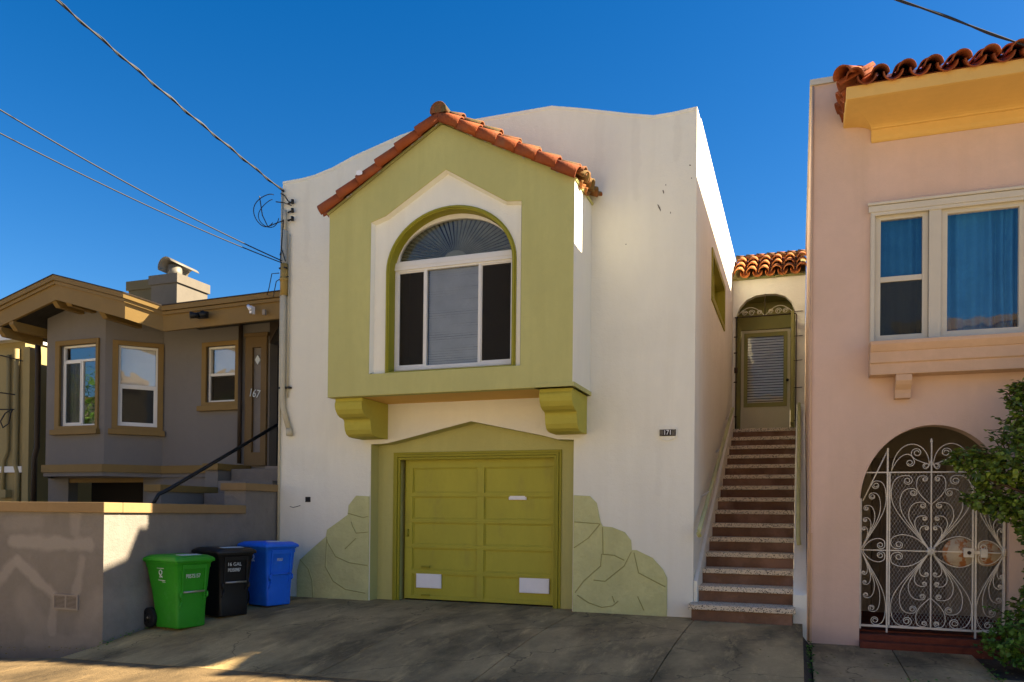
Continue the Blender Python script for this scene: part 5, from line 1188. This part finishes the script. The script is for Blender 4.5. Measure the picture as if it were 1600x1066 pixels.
# ---------------------------------------------------------------- overhead wires
def wire(a, b, sag, r, label, twisted=False):
    A, B_ = Vector(a), Vector(b); n = 40; pts = [A.lerp(B_, k / n) - Vector((0, 0, sag * 4 * (k / n) * (1 - k / n))) for k in range(n + 1)]
    mb = MB(); mb.tube(pts, r, 6)
    if twisted:
        n = 260; q = []
        for k in range(n + 1):
            t = k / n; p = A.lerp(B_, t) - Vector((0, 0, sag * 4 * t * (1 - t))); an = t * 70; q.append(p + Vector((math.cos(an) * r * 1.2, 0, math.sin(an) * r * 1.2)))
        mb.tube(q, r * .8, 5)
    tag(mb.build('overhead_wire', M['cable']), label, 'wire', 'overhead service wires')
PXc, PYc = -8.45, -5.15
wire((-7.13, -.05, 5.93), (-7.95, PYc, 7.35), .06, .012, 'steepest overhead wire rising from the cream house corner to the top edge', True)
wire((-7.12, -.06, 4.9), (-8.0, PYc, 5.62), .12, .009, 'upper of two wires meeting low on the cream house corner')
wire((-7.12, -.07, 4.87), (-7.96, PYc, 5.27), .10, .008, 'lower of two wires meeting low on the cream house corner')
wire((2.32, -.675, 5.78), (-7.1, -3.3, 9.98), .03, .010, 'thick twisted cable crossing the sky above the pink house', True)

# ---------------------------------------------------------------- across the street (seen only in window glass; returns sunlight)
for i, (x0, x1, h, m, lb) in enumerate(((-53, -45.2, 7.4, 'cream', 'cream row house across the street at the far end of the row'), (-45, -37.2, 8.0, 'beigetrim', 'tan row house across the street between two cream ones'), (-37, -29.2, 7.2, 'cream', 'low cream row house across the street behind the tall tree'), (-29, -21.2, 8.2, 'pink', 'tall pink row house across the street behind the smaller tree'), (-21, -13.2, 7.2, 'beigetrim', 'low tan row house across the street beside the pink one'), (-13, -5.2, 7.0, 'cream', 'cream row house across the street facing the lime bay'), (-5, 2.8, 7.3, 'pink', 'low pink row house across the street facing the staircase'), (3, 10.8, 8.0, 'beigetrim', 'tall tan row house across the street facing the pink house'))):
    e = thing('row_house', lb, 'house', ((x0 + x1) / 2, -21, -.45), 'row houses across the street')
    mb = MB(); w0 = (x0 + x1) / 2
    mb.prism([[(x0, -.5), (x1, -.5), (x1, h), (x0, h)], [(x0 + 1, .0), (x0 + 3.4, .0), (x0 + 3.4, 2), (x0 + 1, 2)], [(x0 + 1.2, 3.2), (x0 + 3.6, 3.2), (x0 + 3.6, 4.8), (x0 + 1.2, 4.8)], [(x0 + 5, 3.2), (x0 + 6.2, 3.2), (x0 + 6.2, 4.8), (x0 + 5, 4.8)]], -20.8, -20.5)
    mb.box(x0, x1, -28, -20.8, -.5, h - .3); mb.build('wall', M[m], e)
    mb = MB(); mb.box(x0, x1, -20.5, -20.2, h - .25, h + .05); mb.build('cornice', M['brown'], e)
    mb = MB(); mb.box(x0 + 1, x0 + 3.4, -20.795, -20.75, .0, 2); mb.build('garage_door', M['white'], e)
    for a, b in ((x0 + 1.2, x0 + 3.6), (x0 + 5, x0 + 6.2)):
        mb = MB(); mb.prism([[(a, 3.2), (b, 3.2), (b, 4.8), (a, 4.8)], [(a + .1, 3.3), (b - .1, 3.3), (b - .1, 4.7), (a + .1, 4.7)]], -20.7, -20.6); f = mb.build('window', M['white'], e)
        mb = MB(); mb.quad((a, -20.66, 3.2), (b, -20.66, 3.2), (b, -20.66, 4.8), (a, -20.66, 4.8)); mb.build('pane', M['dark'], f)
def street_tree(x, y, h, r, label, seed):
    e = thing('street_tree', label, 'tree', (x, y, -.5), 'street trees across the road'); rnd = random.Random(seed)
    mb = MB(); mb.tube([(x, y, -.5), (x + .1, y, h * .3), (x, y + .1, h * .6)], [.18, .14, .08], 8)
    for k in range(6): a = k * 1.05; mb.tube([(x + .06, y, h * .4), (x + math.cos(a) * r * .7, y + math.sin(a) * r * .7, h * .75)], [.07, .02], 5)
    mb.build('trunk', M['bark'], e); mb = MB()
    for k in range(16):
        c = Vector((x + rnd.uniform(-.7, .7) * r, y + rnd.uniform(-.7, .7) * r, h * rnd.uniform(.45, .95)))
        for i in range(150):
            v = Vector((rnd.gauss(0, .3), rnd.gauss(0, .3), rnd.gauss(0, .25))) * r * .7; leaf(mb, c + v, v.normalized() + Vector((0, 0, .6)), rnd.uniform(.12, .25), rnd.uniform(0, 6))
    mb.build('crown', M['leaf_low'], e)
street_tree(-31.5, -18.0, 8.2, 2.6, 'bushy tall green tree across the street', 4)
street_tree(-24.5, -18.2, 6.8, 2.0, 'smaller green tree across the street', 9)

# ---------------------------------------------------------------- light, sky, camera
sd = Vector((1, .351, .72)).normalized()
el = math.asin(sd.z); az = math.atan2(sd.x, sd.y)
w = bpy.data.worlds.new("World"); sc.world = w; w.use_nodes = True
nt = w.node_tree; bg = nt.nodes['Background']
sky = nt.nodes.new('ShaderNodeTexSky'); sky.sky_type = 'NISHITA'; sky.sun_disc = False
sky.sun_elevation = el; sky.sun_rotation = az; sky.air_density = 1.0; sky.dust_density = .5; sky.ozone_density = 3.0; sky.altitude = 100
hs = nt.nodes.new('ShaderNodeHueSaturation'); hs.inputs['Saturation'].default_value = 1.42
hs.inputs['Hue'].default_value = .506; hs.inputs['Value'].default_value = .70
nt.links.new(sky.outputs[0], hs.inputs['Color']); nt.links.new(hs.outputs[0], bg.inputs[0]); bg.inputs[1].default_value = .05
sl = bpy.data.lights.new('sun', 'SUN'); sl.energy = 5.0; sl.angle = R(.55); sl.color = (1, .84, .60)
so = bpy.data.objects.new('sun', sl); col.objects.link(so); so.rotation_euler = sd.to_track_quat('Z', 'Y').to_euler()

yaw, pitch, roll = -.349102, .00724, .010245
F = Vector((math.sin(yaw) * math.cos(pitch), math.cos(yaw) * math.cos(pitch), math.sin(pitch)))
r0 = Vector((math.cos(yaw), -math.sin(yaw), 0)); u0 = r0.cross(F)
Rt = r0 * math.cos(roll) + u0 * math.sin(roll); Up = -r0 * math.sin(roll) + u0 * math.cos(roll)
cam = bpy.data.cameras.new('camera'); co = bpy.data.objects.new('camera', cam); col.objects.link(co)
m3 = Matrix((Rt, Up, -F)).transposed(); co.matrix_world = Matrix.Translation((0, -9.7, 1.23)) @ m3.to_4x4()
cam.sensor_width = 36; cam.lens = 36 * 1229.18 / 1600; cam.shift_y = (794.65 - 533) / 1600; cam.clip_end = 1500; cam.clip_start = .05
sc.camera = co
for e in sc.objects:
    if '_base' in e: del e['_base']
vs = sc.view_settings; vs.view_transform = 'Standard'; vs.look = 'None'; vs.exposure = 2.3; vs.gamma = 1.
sc.display_settings.display_device = 'sRGB'
sc.cycles.use_denoising = True
sc.cycles.max_bounces = 8; sc.cycles.diffuse_bounces = 5; sc.cycles.transparent_max_bounces = 12
